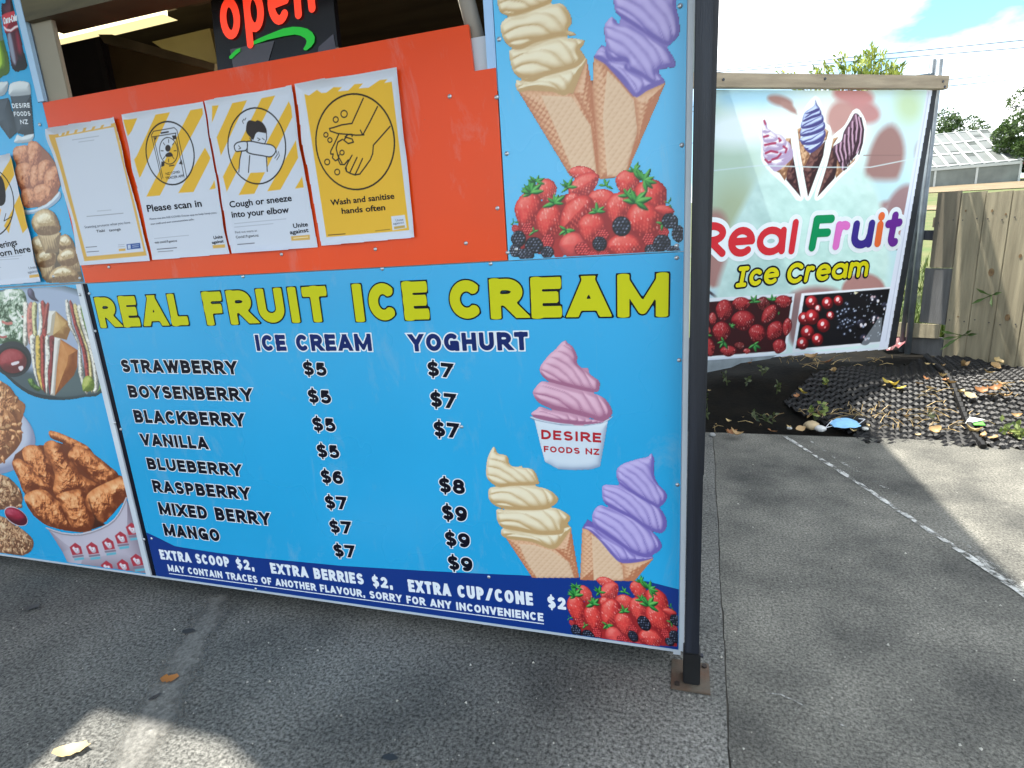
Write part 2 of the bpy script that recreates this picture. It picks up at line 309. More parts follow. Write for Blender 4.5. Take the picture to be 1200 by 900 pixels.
# ------------------------------------------------------------------ lettering: stroke alphabets turned into clean outlines
def arc(cx, cy, rx, ry, a0, a1, n=14):
    return [(cx + rx*math.cos(math.radians(a0 + (a1-a0)*i/n)), cy + ry*math.sin(math.radians(a0 + (a1-a0)*i/n))) for i in range(n+1)]
STEM = ([(0, 0), (0, 1)], 's')
G = {  # heavy capitals: (width, strokes); caps s = square, b = cut, r = round, x = run long and trimmed to the letter height
 'A': (.98, [([(.0,-.02),(.46,1.0)], 'x'), ([(1,-.02),(.54,1.0)], 'x'), ([(.2,.22),(.8,.22)], 'b')]),
 'B': (.86, [STEM, ([(0,1),(.5,1)]+arc(.5,.77,.42,.23,90,-90)+[(0,.54)], 'b'), ([(0,.54),(.55,.54)]+arc(.55,.27,.45,.27,90,-90)+[(0,0)], 'b')]),
 'C': (.9, [(arc(.52,.5,.52,.5,42,318,22), 'b')]),
 'D': (.9, [STEM, ([(0,1),(.38,1)]+arc(.38,.5,.62,.5,90,-90,18)+[(0,0)], 'b')]),
 'E': (.74, [STEM, ([(0,1),(1,1)], 's'), ([(0,.51),(.88,.51)], 's'), ([(0,0),(1,0)], 's')]),
 'F': (.70, [STEM, ([(0,1),(1,1)], 's'), ([(0,.48),(.85,.48)], 's')]),
 'G': (.95, [(arc(.52,.5,.52,.5,42,335,22), 'b'), ([(1,.0),(1,.42),(.62,.42)], 's')]),
 'H': (.9, [STEM, ([(1,0),(1,1)], 's'), ([(0,.51),(1,.51)], 'b')]),
 'I': (.30, [([(.5,0),(.5,1)], 's')]),
 'J': (.6, [([(1,1),(1,.35)]+arc(.5,.35,.5,.35,0,-160), 'b')]),
 'K': (.9, [STEM, ([(.0,.3),(.95,1.0)], 'x'), ([(.3,.55),(1.0,0)], 'x')]),
 'L': (.68, [STEM, ([(0,0),(1,0)], 's')]),
 'M': (1.16, [STEM, ([(1,0),(1,1)], 's'), ([(0.02,1),(.5,.03)], 'xclt'), ([(.98,1),(.5,.03)], 'xclt')]),
 'N': (.94, [STEM, ([(1,0),(1,1)], 's'), ([(0.0,1),(1,0)], 'xcl')]),
 'O': (.98, [(arc(.5,.5,.5,.5,0,360,28), 'r')]),
 'P': (.82, [STEM, ([(0,1),(.5,1)]+arc(.5,.71,.5,.29,90,-90)+[(0,.42)], 'b')]),
 'R': (.88, [STEM, ([(0,1),(.5,1)]+arc(.5,.73,.46,.27,90,-90)+[(0,.46)], 'b'), ([(.45,.46),(1,-.02)], 'x')]),
 'S': (.84, [(arc(.5,.755,.46,.245,28,270,14)+arc(.5,.255,.5,.255,90,-150,14), 'b')]),
 'T': (.78, [([(0,1),(1,1)], 's'), ([(.5,1),(.5,0)], 's')]),
 'U': (.9, [([(0,1),(0,.38)]+arc(.5,.38,.5,.38,180,360)+[(1,1)], 's')]),
 'V': (.94, [([(.0,1.02),(.47,0)], 'x'), ([(1.0,1.02),(.53,0)], 'x')]),
 'W': (1.34, [([(.0,1.02),(.25,0)], 'x'), ([(.5,1.02),(.26,0)], 'x'), ([(.5,1.02),(.74,0)], 'x'), ([(1,1.02),(.75,0)], 'x')]),
 'X': (.92, [([(0,0),(1,1)], 'x'), ([(0,1),(1,0)], 'x')]),
 'Y': (.92, [([(.5,.4),(.0,1.02)], 'x'), ([(.5,.4),(1,1.02)], 'x'), ([(.5,.5),(.5,0)], 's')]),
 'Z': (.8, [([(0,1),(1,1)], 's'), ([(0,0),(1,0)], 's'), ([(1,1),(0,0)], 'xcl')]),
 '$': (.74, [(arc(.5,.755,.46,.245,28,270,14)+arc(.5,.255,.5,.255,90,-150,14), 'b'), ([(.5,-.36),(.5,1.36)], 'bn')]),
 '2': (.74, [(arc(.5,.7,.47,.3,168,-35,14)+[(.05,0)], 'b'), ([(0,0),(1,0)], 's')]),
 '5': (.74, [([(.92,1),(.16,1),(.1,.52)]+arc(.47,.33,.53,.33,128,-150,14), 'b')]),
 '6': (.74, [(arc(.5,.31,.5,.31,0,360,22), 'r'), ([(0,.31)]+arc(.62,.42,.62,.58,178,62,12), 'b')]),
 '7': (.72, [([(0,1),(1,1)], 's'), ([(1,.98),(.3,-.02)], 'x')]),
 '8': (.74, [(arc(.5,.77,.43,.23,0,360,20), 'r'), (arc(.5,.27,.5,.27,0,360,22), 'r')]),
 '9': (.74, [(arc(.5,.69,.5,.31,0,360,22), 'r'), ([(1,.69)]+arc(.38,.58,.62,.58,-2,-118,12), 'b')]),
 ',': (.34, [([(.5,.0),(.5,.06)], 's'), ([(.7,-.02),(.1,-.28)], 'bn')]), '/': (.85, [([(0,-.05),(1,1.05)], 'x')]), '-': (.5, [([(0,.4),(1,.4)], 's')]), '.': (.28, [([(.5,0),(.5,.02)], 's')]),
 # round lower case
 'a': (.86, [(arc(.47,.38,.47,.38,0,360,20), 'r'), ([(.97,.74),(.97,.02)], 'r')]),
 'c': (.68, [(arc(.5,.38,.5,.38,48,312,16), 'r')]),
 'e': (.78, [([(.1,.40),(.97,.42)]+arc(.5,.39,.48,.39,4,312,18), 'r')]),
 'i': (.30, [([(.4,.02),(.6,.68)], 'r'), ([(.66,.98),(.68,1.0)], 'r')]),
 'l': (.32, [([(.35,.0),(.65,1.0)], 'r')]),
 'm': (1.08, [([(0,0),(.04,.76)], 'r'), ([(.04,.4)]+arc(.28,.48,.24,.27,180,0,8)+[(.52,0)], 'r'), ([(.52,.4)]+arc(.76,.48,.24,.27,180,0,8)+[(1,0)], 'r')]),
 'n': (.72, [([(0,0),(.03,.76)], 'r'), ([(.03,.4)]+arc(.5,.44,.47,.32,180,0,10)+[(1,.05)], 'r')]),
 'o': (.74, [(arc(.5,.38,.5,.38,0,360,20), 'r')]),
 'p': (.74, [([(0,-.34),(.06,.76)], 'r'), (arc(.52,.38,.48,.38,0,360,20), 'r')]),
 'r': (.56, [([(0,0),(.12,.74)], 'r'), ([(.1,.4)]+arc(.6,.42,.5,.32,170,62,8), 'r')]),
 't': (.58, [([(.55,1.0),(.42,.25)]+arc(.68,.2,.27,.2,180,300,8), 'r'), ([(.0,.70),(1,.74)], 'r')]),
 'u': (.74, [([(.04,.74),(.0,.28)]+arc(.46,.28,.46,.28,180,330,10)+[(.96,.34)], 'r'), ([(1,.74),(.94,.02)], 'r')]),
 # round capitals of the banner
 'R~': (.84, [([(.0,-.0),(.1,.98)], 'r'), ([(.1,.96),(.5,.96)]+arc(.5,.72,.46,.25,90,-90)+[(.15,.46)], 'r'), ([(.45,.46),(1,.02)], 'r')]),
 'F~': (.74, [([(.0,.0),(.14,.98)], 'r'), ([(.14,.98),(1,.98)], 'r'), ([(.08,.5),(.85,.5)], 'r')]),
 'I~': (.62, [([(.42,.0),(.58,1)], 'r'), ([(.2,1),(.98,1)], 'r'), ([(.02,0),(.8,0)], 'r')]),
 'C~': (.86, [(arc(.52,.5,.52,.5,45,315,20), 'r')]),
}
def seg_sd(X, Y, a, b, w, fa, fb):
    ex, ey = b[0]-a[0], b[1]-a[1]; l = math.hypot(ex, ey) or 1e-9; ex /= l; ey /= l
    al = (X-a[0])*ex + (Y-a[1])*ey; pe = np.abs(-(X-a[0])*ey + (Y-a[1])*ex)
    d = np.hypot(al - np.clip(al, 0, l), pe) - w
    bx = np.maximum(np.maximum(-al, al-l), pe-w)
    if fa: d = np.where(al < l*.5, np.where(al < 0, np.maximum(-al, pe-w), d), d)
    if fb: d = np.where(al > l*.5, np.where(al > l, np.maximum(al-l, pe-w), d), d)
    return d
def march(m_v, m_f, F, xs, ys, iso, place):
    """outline region F < iso on a grid as one flat mesh with smooth edges"""
    S = F < iso; ny, nx = F.shape; idx = {}
    def vert(key, x, y):
        if key not in idx: idx[key] = len(m_v); m_v.append(place(x, y))
        return idx[key]
    cnt = S[:-1, :-1].astype(int) + S[1:, :-1] + S[:-1, 1:] + S[1:, 1:]
    for j, i in zip(*np.nonzero(cnt)):
        cs = [(j, i), (j, i+1), (j+1, i+1), (j+1, i)]; face = []
        for k in range(4):
            a = cs[k]; b = cs[(k+1) % 4]; fa, fb = F[a]-iso, F[b]-iso
            if fa < 0: face.append(vert(a, xs[a[1]], ys[a[0]]))
            if (fa < 0) != (fb < 0):
                t = fa / (fa-fb); key = (a, b) if a < b else (b, a)
                face.append(vert(key, xs[a[1]] + t*(xs[b[1]]-xs[a[1]]), ys[a[0]] + t*(ys[b[0]]-ys[a[0]])))
        if len(face) > 2: m_f.append(face)
def layout(text, height, width, wt, gap, slant=0):
    keys = []; i = 0
    while i < len(text):
        if i+1 < len(text) and text[i+1] == '~': keys.append(text[i:i+2]); i += 2
        else: keys.append(text[i]); i += 1
    ws = [G[k][0] if k != ' ' else .42 for k in keys]; tot = sum(ws) + gap * (len(keys)-1)
    k_ = (width) / tot; x = 0; out = []
    for k, w_ in zip(keys, ws):
        if k != ' ': out.append((k, x, w_*k_))
        x += (w_ + gap) * k_
    return out
def lettering(plane, text, Lp, Rp, h_px=None, height=None, wt=.11, layers=(), gap=.13, slant=0, parent=None, name='lettering', step=None, per_glyph=None, lift=0.0):
    """text whose baseline runs from traced point Lp to Rp; layers = [(outline, offset, material, name)]"""
    a = np.array(plane.tr(*Lp)); b = np.array(plane.tr(*Rp)); ud = b-a; width = np.hypot(*ud); ud /= width; vd = np.array([-ud[1], ud[0]])
    if height is None: height = abs(plane.tr(Lp[0], Lp[1]-h_px)[1] - a[1]) if not isinstance(h_px, tuple) else abs(plane.tr(*h_px)[1] - a[1])
    w = wt * height; omax = max(l[0] for l in layers) if layers else 0
    step = step or max(w / 3.2, .0009); pad = omax + 3*step
    ys = np.arange(-.45*height-pad, height*1.25+pad, step); outs = []; F_all = None
    xs_all = np.arange(-pad-.3*height, width + pad + .3*height, step); F_all = np.full((len(ys), len(xs_all)), 9.0)
    glyphs = []
    for k, x0, gw in layout(text, height, width, wt, gap):
        i0 = max(0, int((x0 - pad - .25*height - xs_all[0]) / step)); i1 = min(len(xs_all), int((x0 + gw + pad + .25*height - xs_all[0]) / step) + 1)
        X, Y = np.meshgrid(xs_all[i0:i1], ys); X = X - x0 - slant * Y; F = np.full(X.shape, 9.0)
        for pts, cap in G[k][1]:
            P = [(w + u*(gw-2*w), w + v*(height-2*w)) for u, v in pts]; ends = cap[0]
            if ends in 'sx':
                e = w if ends == 's' else 2.2*w; P = list(P)
                for q, r in ((0, 1), (-1, -2)):
                    dx, dy = P[q][0]-P[r][0], P[q][1]-P[r][1]; l = math.hypot(dx, dy)
                    if ends == 's' or (P[q][1] < .25*height and 't' not in cap) or P[q][1] > .75*height: P[q] = (P[q][0] + dx/l*e, P[q][1] + dy/l*e)
            d = np.full(X.shape, 9.0); ww = w * (.5 if 'n' in cap and k == '$' else .8 if 'l' in cap else 1)
            P = [P[0]] + [P[q] for q in range(1, len(P)) if math.hypot(P[q][0]-P[q-1][0], P[q][1]-P[q-1][1]) > 1e-7]
            for q in range(len(P)-1):
                d = np.minimum(d, seg_sd(X, Y, P[q], P[q+1], ww, q == 0 and ends != 'r', q == len(P)-2 and ends != 'r' and 't' not in cap))
            if ends == 'x': d = np.maximum(d, np.maximum(-Y, Y-height))
            if 'c' in cap: d = np.maximum(d, np.maximum(-X, X-gw))
            F = np.minimum(F, d)
        F_all[:, i0:i1] = np.minimum(F_all[:, i0:i1], F); glyphs.append((k, i0, i1, F))
    def place(off):
        def f(x, y):
            uv = a + ud*x + vd*(y + lift); return plane.w(uv[0], uv[1], off)
        return f
    objs = []
    for o, off, mat, nm in layers:
        if per_glyph is not None and o == 0:
            for (k, i0, i1, F), mt in zip(glyphs, per_glyph):
                v, f = [], []; march(v, f, F, xs_all[i0:i1], ys, 0, place(off)); m = bpy.data.meshes.new('letter'); m.from_pydata(v, [], f); m.update()
                objs.append(link('letter', m, mt, parent))
            continue
        v, f = [], []; march(v, f, F_all, xs_all, ys, o, place(off))
        m = bpy.data.meshes.new(nm); m.from_pydata(v, [], f); m.update(); objs.append(link(nm, m, mat, parent))
    return objs
def small_text(plane, text, Lp, Rp, h_px, mat, parent, off, bold=0.0, name='lettering'):
    """fine print with the built-in typeface, fitted between two traced baseline points"""
    c = bpy.data.curves.new('t', 'FONT'); c.body = text; c.offset = bold; c.resolution_u = 3
    o = bpy.data.objects.new('t', c); COL.objects.link(o); dg = bpy.context.evaluated_depsgraph_get()
    m = bpy.data.meshes.new_from_object(o.evaluated_get(dg)); bpy.data.objects.remove(o); bpy.data.curves.remove(c)
    n = len(m.vertices); P = np.empty(n*3, np.float32); m.vertices.foreach_get('co', P); P = P.reshape(-1, 3)
    a = np.array(plane.tr(*Lp)); b = np.array(plane.tr(*Rp)); ud = b-a; wd = np.hypot(*ud); ud /= wd; vd = np.array([-ud[1], ud[0]])
    hh = abs(plane.tr(Lp[0], Lp[1]-h_px)[1] - a[1]); x0, x1 = P[:, 0].min(), P[:, 0].max(); sx = wd/(x1-x0); sy = hh/.69
    uv = a[None] + ((P[:, :1]-x0)*sx)*ud[None] + (P[:, 1:2]*sy)*vd[None]
    m.vertices.foreach_set('co', plane.W(uv, off).astype(np.float32).ravel()); m.update(); m.materials.clear()
    return link(name, m, mat, parent)
# ------------------------------------------------------------------ pictures that are printed on the signs
def strawberry(A, mp, cx, cy, rx, ry, deg=0, pale=0.0, seeds=True, seed=0, cols=None):
    a = np.linspace(0, 2*math.pi, 26, endpoint=False); c, s = math.cos(math.radians(deg)), math.sin(math.radians(deg))
    def shp(r):
        x = rx*r*np.cos(a) * np.where(np.sin(a) > 0, 1 - .30*np.sin(a)**1, 1); y = ry*r*np.sin(a)
        return [mp(cx + p*c - q*s, cy + p*s + q*c) for p, q in zip(x, y)]
    D, M, T = cols or ((140, 26, 34), (222, 64, 60), (250, 156, 140))
    f = lambda k: tuple(np.array(k)*(1-pale) + np.array((240, 150, 145))*pale)
    A.relief(shp(1), f(D), f(M), f(T), sm=2, mottle=.22, seed=seed, edge=.45)
    if seeds:
        r_ = random.Random(seed); k = 0; g = .21; Mf = np.array(f(M)); sc1 = tuple(Mf*.72 + np.array((236, 170, 130))*.28); sc2 = tuple(Mf*.35 + np.array((255, 226, 214))*.65)
        for j in range(-6, 7):
            for i in range(-6, 7):
                p = (i + (j % 2)*.5) * g * rx; q = j * g * .9 * ry
                if (p/rx)**2 + (q/ry)**2 > .72: continue
                if r_.random() < .25: continue
                x, y = cx + p*c - q*s, cy + p*s + q*c; e = .045*ry
                hot = r_.random() < (.5 if (q < 0 and p < .2*rx) else .08); A.line([mp(x - e*.3, y - e), mp(x + e*.3, y + e)], A.h*1.1, sc2 if hot else sc1)
def leaf(A, mp, cx, cy, r, seed=0, n=5, up=-90, spread=200):
    g = random.Random(seed)
    for k in range(n):
        an = math.radians(up + (k - (n-1)/2) * spread / max(1, n-1) + g.uniform(-14, 14)); l = r * g.uniform(.75, 1.15)
        dx, dy = math.cos(an), math.sin(an); nx, ny = -dy, dx; wv = l*.2
        p = [mp(cx - dx*l*.1, cy - dy*l*.1), mp(cx + dx*l*.4 + nx*wv, cy + dy*l*.4 + ny*wv), mp(cx + dx*l, cy + dy*l), mp(cx + dx*l*.4 - nx*wv, cy + dy*l*.4 - ny*wv)]
        t = g.random() * .4
        A.relief(p, (14, 74, 36), tuple(np.array((44, 146, 62))*(1-t) + np.array((120, 190, 80))*t), (150, 214, 120), sm=4, edge=.3)
def blackberry(A, mp, cx, cy, rx, ry, seed=0, red=False):
    g = random.Random(seed); D, M, T = ((12, 14, 24), (32, 36, 52), (92, 100, 126)) if not red else ((120, 20, 30), (205, 50, 56), (250, 160, 150))
    A.fill([mp(*p) for p in ell(cx, cy, rx*.95, ry*.95)], D)
    pts = [(cx + i*rx*.36 + (j % 2)*rx*.18, cy + j*ry*.32) for j in range(-3, 4) for i in range(-3, 4)]
    for x, y in pts:
        if ((x-cx)/rx)**2 + ((y-cy)/ry)**2 > .86: continue
        x += g.uniform(-.04, .04)*rx; y += g.uniform(-.04, .04)*ry
        A.relief([mp(*p) for p in ell(x, y, rx*.21, ry*.21, n=8)], D, M, T, sm=2, edge=.4)
        if not red and g.random() < .6: A.dots([mp(x - rx*.06 + g.uniform(-.05, .05)*rx, y - ry*.08)], A.h*g.uniform(.5, .95), (150, 158, 182))
def berries(A, mp):
    bb, lf = blackberry, leaf; st = lambda A, mp, x, y, a, b, *r, **k: strawberry(A, mp, x, y, a*1.09, b*1.09, *r, **k)
    A.fill([mp(*p) for p in ((110, 640), (120, 520), (170, 400), (300, 300), (480, 250), (700, 270), (900, 300), (1080, 380), (1110, 520), (1060, 655))], (150, 36, 40))
    lf(A, mp, 240, 250, 85, 1, 6); st(A, mp, 330, 235, 66, 74, -18, .12, seed=2); lf(A, mp, 268, 180, 60, 2, 5, -80)
    st(A, mp, 560, 130, 84, 48, 8, .1, seed=3); st(A, mp, 572, 200, 105, 62, -32, .15, seed=4); lf(A, mp, 470, 215, 62, 3, 5, -110)
    st(A, mp, 845, 185, 74, 76, 14, .05, seed=5); lf(A, mp, 890, 115, 70, 4, 6, -60)
    st(A, mp, 500, 305, 50, 50, 10, .1, seed=6); st(A, mp, 690, 295, 88, 66, 4, .1, seed=7); lf(A, mp, 710, 205, 55, 5, 4, -80)
    st(A, mp, 1000, 275, 102, 108, -28, 0, seed=8); lf(A, mp, 955, 175, 90, 6, 7, -30)
    st(A, mp, 215, 365, 86, 112, 12, 0, seed=9); lf(A, mp, 235, 250, 80, 7, 6, -100)
    st(A, mp, 350, 435, 84, 104, 14, 0, seed=10); lf(A, mp, 385, 318, 75, 8, 6, -90)
    st(A, mp, 790, 350, 76, 98, 14, .06, seed=11); lf(A, mp, 850, 270, 72, 9, 5, -80)
    st(A, mp, 520, 385, 82, 128, 42, .03, seed=12); lf(A, mp, 455, 490, 66, 10, 5, 100)
    A.fill([mp(*p) for p in ell(410, 610, 42, 70)], (168, 40, 42))
    st(A, mp, 500, 590, 82, 80, 0, .22, False, seed=13)
    st(A, mp, 955, 430, 104, 116, -22, 0, seed=14); lf(A, mp, 905, 312, 92, 11, 7, -70)
    st(A, mp, 622, 478, 88, 90, 20, .05, seed=15); lf(A, mp, 655, 372, 58, 12, 5, -90)
    st(A, mp, 1085, 365, 62, 34, 10, .05, False, seed=16)
    for x, y, a, b in ((210, 482, 42, 44), (340, 560, 44, 52), (690, 522, 46, 44), (985, 550, 46, 46), (560, 612, 54, 46), (622, 645, 44, 28), (700, 645, 42, 28), (130, 480, 28, 30), (1080, 500, 40, 30)):
        blackberry(A, mp, x, y, a, b, int(x), True)
    lf(A, mp, 250, 500, 40, 13, 3, -110); lf(A, mp, 120, 440, 36, 14, 3, -110); lf(A, mp, 1110, 320, 42, 15, 3, -60); lf(A, mp, 1070, 450, 48, 16, 3, 200)
    st(A, mp, 830, 596, 104, 78, 0, .03, seed=17)
    for x, y, a, b in ((150, 545, 52, 56), (130, 618, 40, 50), (250, 588, 62, 58), (335, 632, 46, 44), (200, 645, 60, 42), (810, 465, 64, 68), (670, 577, 50, 50), (1120, 432, 58, 54), (1172, 512, 48, 62), (1070, 572, 62, 58), (1000, 615, 46, 38), (1140, 615, 48, 34)):
        bb(A, mp, x, y, a, b, int(x + y))

VAN = ((190, 156, 108), (236, 222, 192), (248, 242, 224)); VIO = ((112, 98, 172), (186, 172, 224), (218, 208, 240)); PINK = ((160, 100, 132), (222, 176, 198), (240, 208, 222))
CONE = ((186, 118, 84), (216, 166, 130), (236, 200, 168))
def soft_serve(A, tr, tiers, cols, deg, lam, first=0):
    polys = [np.array(tr(t)) for t in tiers]
    for a, b in zip(polys, polys[1:]):           # what shows in the folds between the turns
        q = np.concatenate([a, b]); ca, cb = a.mean(0), b.mean(0); ax = (cb-ca)/np.hypot(*(cb-ca)); pr = np.array([-ax[1], ax[0]])
        wa, wb = np.abs((a-ca)@pr).max()*.62, np.abs((b-cb)@pr).max()*.62
        A.fill([ca + pr*wa, cb + pr*wb, cb - pr*wb, ca - pr*wa], np.array(cols[0])*.5 + np.array(cols[1])*.5)
    for i, txt in enumerate(tiers):
        p = polys[i]; ext = (p.max(0) - p.min(0)).max()
        A.relief(p, *cols, R=ext*.15, flat=.85, ridge=(deg, ext*lam, ext*lam*.27, .3 + .37*i, .5), noise=((ext*.5, ext*.008),), sm=5, seed=i + first, edge=.10, mottle=.05, blur=.18, crease=.24, light=(-.34, .46, .9))
def waffle_cone(A, p, pale_p, flap_p=None, lam=.011, deg=50):
    A.relief(np.array(p), *CONE, R=.05, waffle=(deg, lam, lam*.3), sm=0, mottle=.1, edge=.25)
    if pale_p is not None:
        A.relief(np.array(pale_p), (196, 150, 118), (222, 188, 156), (232, 204, 174), R=.012, flat=.25, waffle=(deg, lam*1.15, lam*.10), sm=1, mottle=.16, edge=.0)
    if flap_p is not None:
        A.relief(np.array(flap_p), *CONE, R=.04, waffle=(deg+25, lam, lam*.3), sm=0, mottle=.1, edge=.5)

CRUST = ((112, 52, 26), (224, 140, 84), (248, 200, 150))
def fried(A, tr, txt, seed=0, cols=CRUST, n1=.030, n2=.008):
    p = np.array(tr(txt)); ext = (p.max(0) - p.min(0)).min()
    A.relief(p, *cols, R=ext*.45, noise=((n1*1.4, ext*.10), (n2*1.3, ext*.014)), sm=4, seed=seed, mottle=.8, edge=.45, flat=.8, blur=.15)

def flakes(A, tr, txt, n, cols, r0, r1, seed):
    p = smooth_poly(np.array(tr(txt)), 3); g = random.Random(seed); k = 0; lo, hi = np.maximum(p.min(0), (A.x[0], A.z[0])), np.minimum(p.max(0), (A.x[-1], A.z[-1])); tries = 0
    while k < n and tries < n*20:
        tries += 1; q = np.array((g.uniform(lo[0], hi[0]), g.uniform(lo[1], hi[1])))
        if poly_sd(q[:1], q[1:], p)[0] < r0*.5: continue
        r = g.uniform(r0, r1); e = ell(q[0], q[1], r, r*g.uniform(.4, .75), g.uniform(0, 180), 9); e = e + np.array([[g.gauss(0, r*.14), g.gauss(0, r*.14)] for _ in e]); f = g.uniform(.82, 1.1)
        A.relief(e, *[np.clip(np.array(c)*f, 0, 250) for c in cols], sm=3, mottle=.7, edge=.55, seed=seed + k); k += 1
# ------------------------------------------------------------------ inks and prints
PRINT = print_mat('board_print', .32, .4)
PAPER = print_mat('paper_print', .6, .25)
CLOTH = print_mat('banner_print', .55, .25, trans=.2)
INK_BLACK = ink('black_ink', (14, 15, 30)); INK_NAVY = ink('navy_ink', (22, 40, 100)); INK_WHITE = ink('white_ink', (226, 232, 240))
INK_LIME = ink('lime_ink', (198, 198, 26)); INK_RED = ink('red_ink', (176, 40, 52)); INK_GREY = ink('grey_ink', (110, 116, 130))
CYAN = vary('cyan_board', (36, 166, 222), rough=.28, amt=.045, scale=1.3, rvar=.12, bump=.05, bscale=2.2, wear=True)
NAVY_BAND = vary('navy_board', (10, 52, 132), rough=.3, amt=.05, scale=2)
ALU = vary('white_aluminium', (206, 214, 224), rough=.4, amt=.05, scale=5)
SCREW = vary('screw_steel', (190, 194, 200), rough=.35, metal=.8, amt=.1)
XL, XR, XM, ZB, ZT, ZN, ZO = 0.0, 1.92, 1.482, 0.06, 1.167, 1.623, 1.7256
def screws(root, pts, y=-.0012, r=.0055):
    for px in pts:
        x, z = FRONT.tr(*px); m = MB(); n = 10
        ring = lambda rr, yy: [(x + rr*math.cos(2*math.pi*k/n), yy, z + rr*math.sin(2*math.pi*k/n)) for k in range(n)]
        v = ring(r, y) + ring(r*.7, y - .0022) + [(x, y - .0026, z)]
        m.add(v, [(k, (k+1) % n, (k+1) % n + n, k + n) for k in range(n)] + [(k+n, (k+1) % n + n, 2*n) for k in range(n)])
        m.obj('screw', SCREW, root, smooth=True)
def band(root, name, mat, uv, off, plane=FRONT):
    m = bpy.data.meshes.new(name); m.from_pydata([tuple(p) for p in plane.W(uv, off)], [], [tuple(range(len(uv)))]); m.update(); return link(name, m, mat, root)

# ------------------------------------------------------------------ menu board
menu = thing('menu_board', 'large bright blue board listing real fruit ice cream flavours and prices', 'menu board', (.96, 0, ZB))
menu_panel = MB().box((XL + .001, 0, ZB), (XR - .001, .006, ZT - .001)).obj('panel', CYAN, menu)
curve = [FRONT.tr(*p) for p in ((187, 631), (205, 640), (223, 643), (259, 648.5), (300, 653.5), (400, 663), (500, 669), (560, 672), (622, 674.5), (680, 676.5), (720, 678.2), (760, 681.5), (795, 690.5))]
uv = [(XL + .002, curve[0][1] + .02)] + [c for c in curve if XL + .003 < c[0] < XR - .004] + [(XR - .002, curve[-1][1]), (XR - .002, ZB + .001), (XL + .002, ZB + .001)]
band(menu, 'footer_band', NAVY_BAND, uv, .0006)
T2 = lambda o, mo, mi: [(o, .0010, mo, 'letter_outline'), (0, .0016, mi, 'lettering')]
for txt, a, b, top in (('REAL', (118.5, 383.5), (222, 380.8), (110.5, 349)), ('FRUIT', (243.5, 380.5), (387, 376), (236.8, 342.5)), ('ICE', (417.5, 376.3), (503.5, 374), (413, 333.5)), ('CREAM', (529, 373.6), (783, 370), (525, 329))):
    lettering(FRONT, txt, a, b, h_px=top, wt=.143, gap=.19, layers=T2(.0040, INK_BLACK, INK_LIME), parent=menu)
lettering(FRONT, 'ICE CREAM', (301.5, 411), (436.5, 411), h_px=18.5, wt=.135, gap=.19, layers=T2(.0040, INK_WHITE, INK_NAVY), parent=menu)
lettering(FRONT, 'YOGHURT', (481, 411.5), (619.5, 410), h_px=20, wt=.135, gap=.19, layers=T2(.0040, INK_WHITE, INK_NAVY), parent=menu)
zf = lambda x, y: (90 + x*.4442, 300 + y*.4442)
for txt, l, r, top in (('STRAWBERRY', (122, 304), (426, 310), (121, 276)), ('BOYSENBERRY', (141, 371), (466, 381), (136, 344)), ('BLACKBERRY', (156, 437), (446, 448), (151, 409)),
                       ('VANILLA', (173, 497), (349, 508), (167, 471)), ('BLUEBERRY', (190, 560), (438, 579), (184, 535)), ('RASPBERRY', (205, 620), (460, 641), (199, 594)),
                       ('MIXED BERRY', (221, 679), (513, 709), (214, 652)), ('MANGO', (234, 735), (380, 751), (228, 709))):
    lettering(FRONT, txt, zf(l[0], l[1] + 2), zf(r[0], r[1] + 2), h_px=zf(top[0], top[1] - 3), wt=.134, gap=.19, layers=T2(.0030, INK_WHITE, INK_BLACK), parent=menu)
for txt, x0, x1, t, b in (('$5', 597, 661, 280, 315), ('$5', 610, 673, 353, 388), ('$5', 622, 685, 427, 462), ('$5', 634, 695, 498, 532), ('$6', 645, 705, 566, 600), ('$7', 656, 715, 634, 667), ('$7', 668, 727, 699, 731), ('$7', 679, 737, 762, 794),
                          ('$7', 923, 992, 279, 317), ('$7', 931, 1000, 359, 398), ('$7', 940, 1008, 437, 476), ('$8', 955, 1025, 586, 624), ('$9', 963, 1031, 658, 696), ('$9', 971, 1039, 728, 765), ('$9', 979, 1046, 792, 828)):
    sl_ = 4 if x0 < 800 else 7
    lettering(FRONT, txt, zf(x0 + 2, b - 2), zf(x1, b + sl_ - 2), h_px=(b - t) * .4442 * 1.0, wt=.128, gap=.12, layers=T2(.0030, INK_WHITE, INK_BLACK), parent=menu)
T1 = lambda mi: [(0, .0012, mi, 'lettering')]
for txt, a, b, h in (('EXTRA SCOOP', (189, 655), (270, 664.5), 11), ('$2,', (278, 666), (299, 668.5), 11.5), ('EXTRA BERRIES', (318.5, 671.5), (427, 685), 12), ('$2,', (437, 687), (461, 690), 12.5), ('EXTRA CUP/CONE', (479.5, 693), (625, 709.5), 14), ('$2', (642, 712), (663.5, 714.5), 14)):
    lettering(FRONT, txt, a, b, h_px=h, wt=.125, gap=.18, layers=T1(INK_WHITE), parent=menu)
lettering(FRONT, 'MAY CONTAIN TRACES OF ANOTHER FLAVOUR, SORRY FOR ANY INCONVENIENCE', (198, 669), (637, 728), h_px=7.6, wt=.12, gap=.16, layers=T1(INK_WHITE), parent=menu, step=.0011)
band(menu, 'underline', INK_WHITE, [FRONT.tr(*p) for p in ((198.5, 671.4), (637.5, 730.4), (637.5, 731.4), (198.5, 672.3))], .0012)
screws(menu_panel, [(105, 344), (285, 324), (448, 315), (575, 309), (793, 302), (112, 388), (142, 503), (178, 631), (541, 500), (796, 422), (794, 568), (573, 676), (300, 690)])

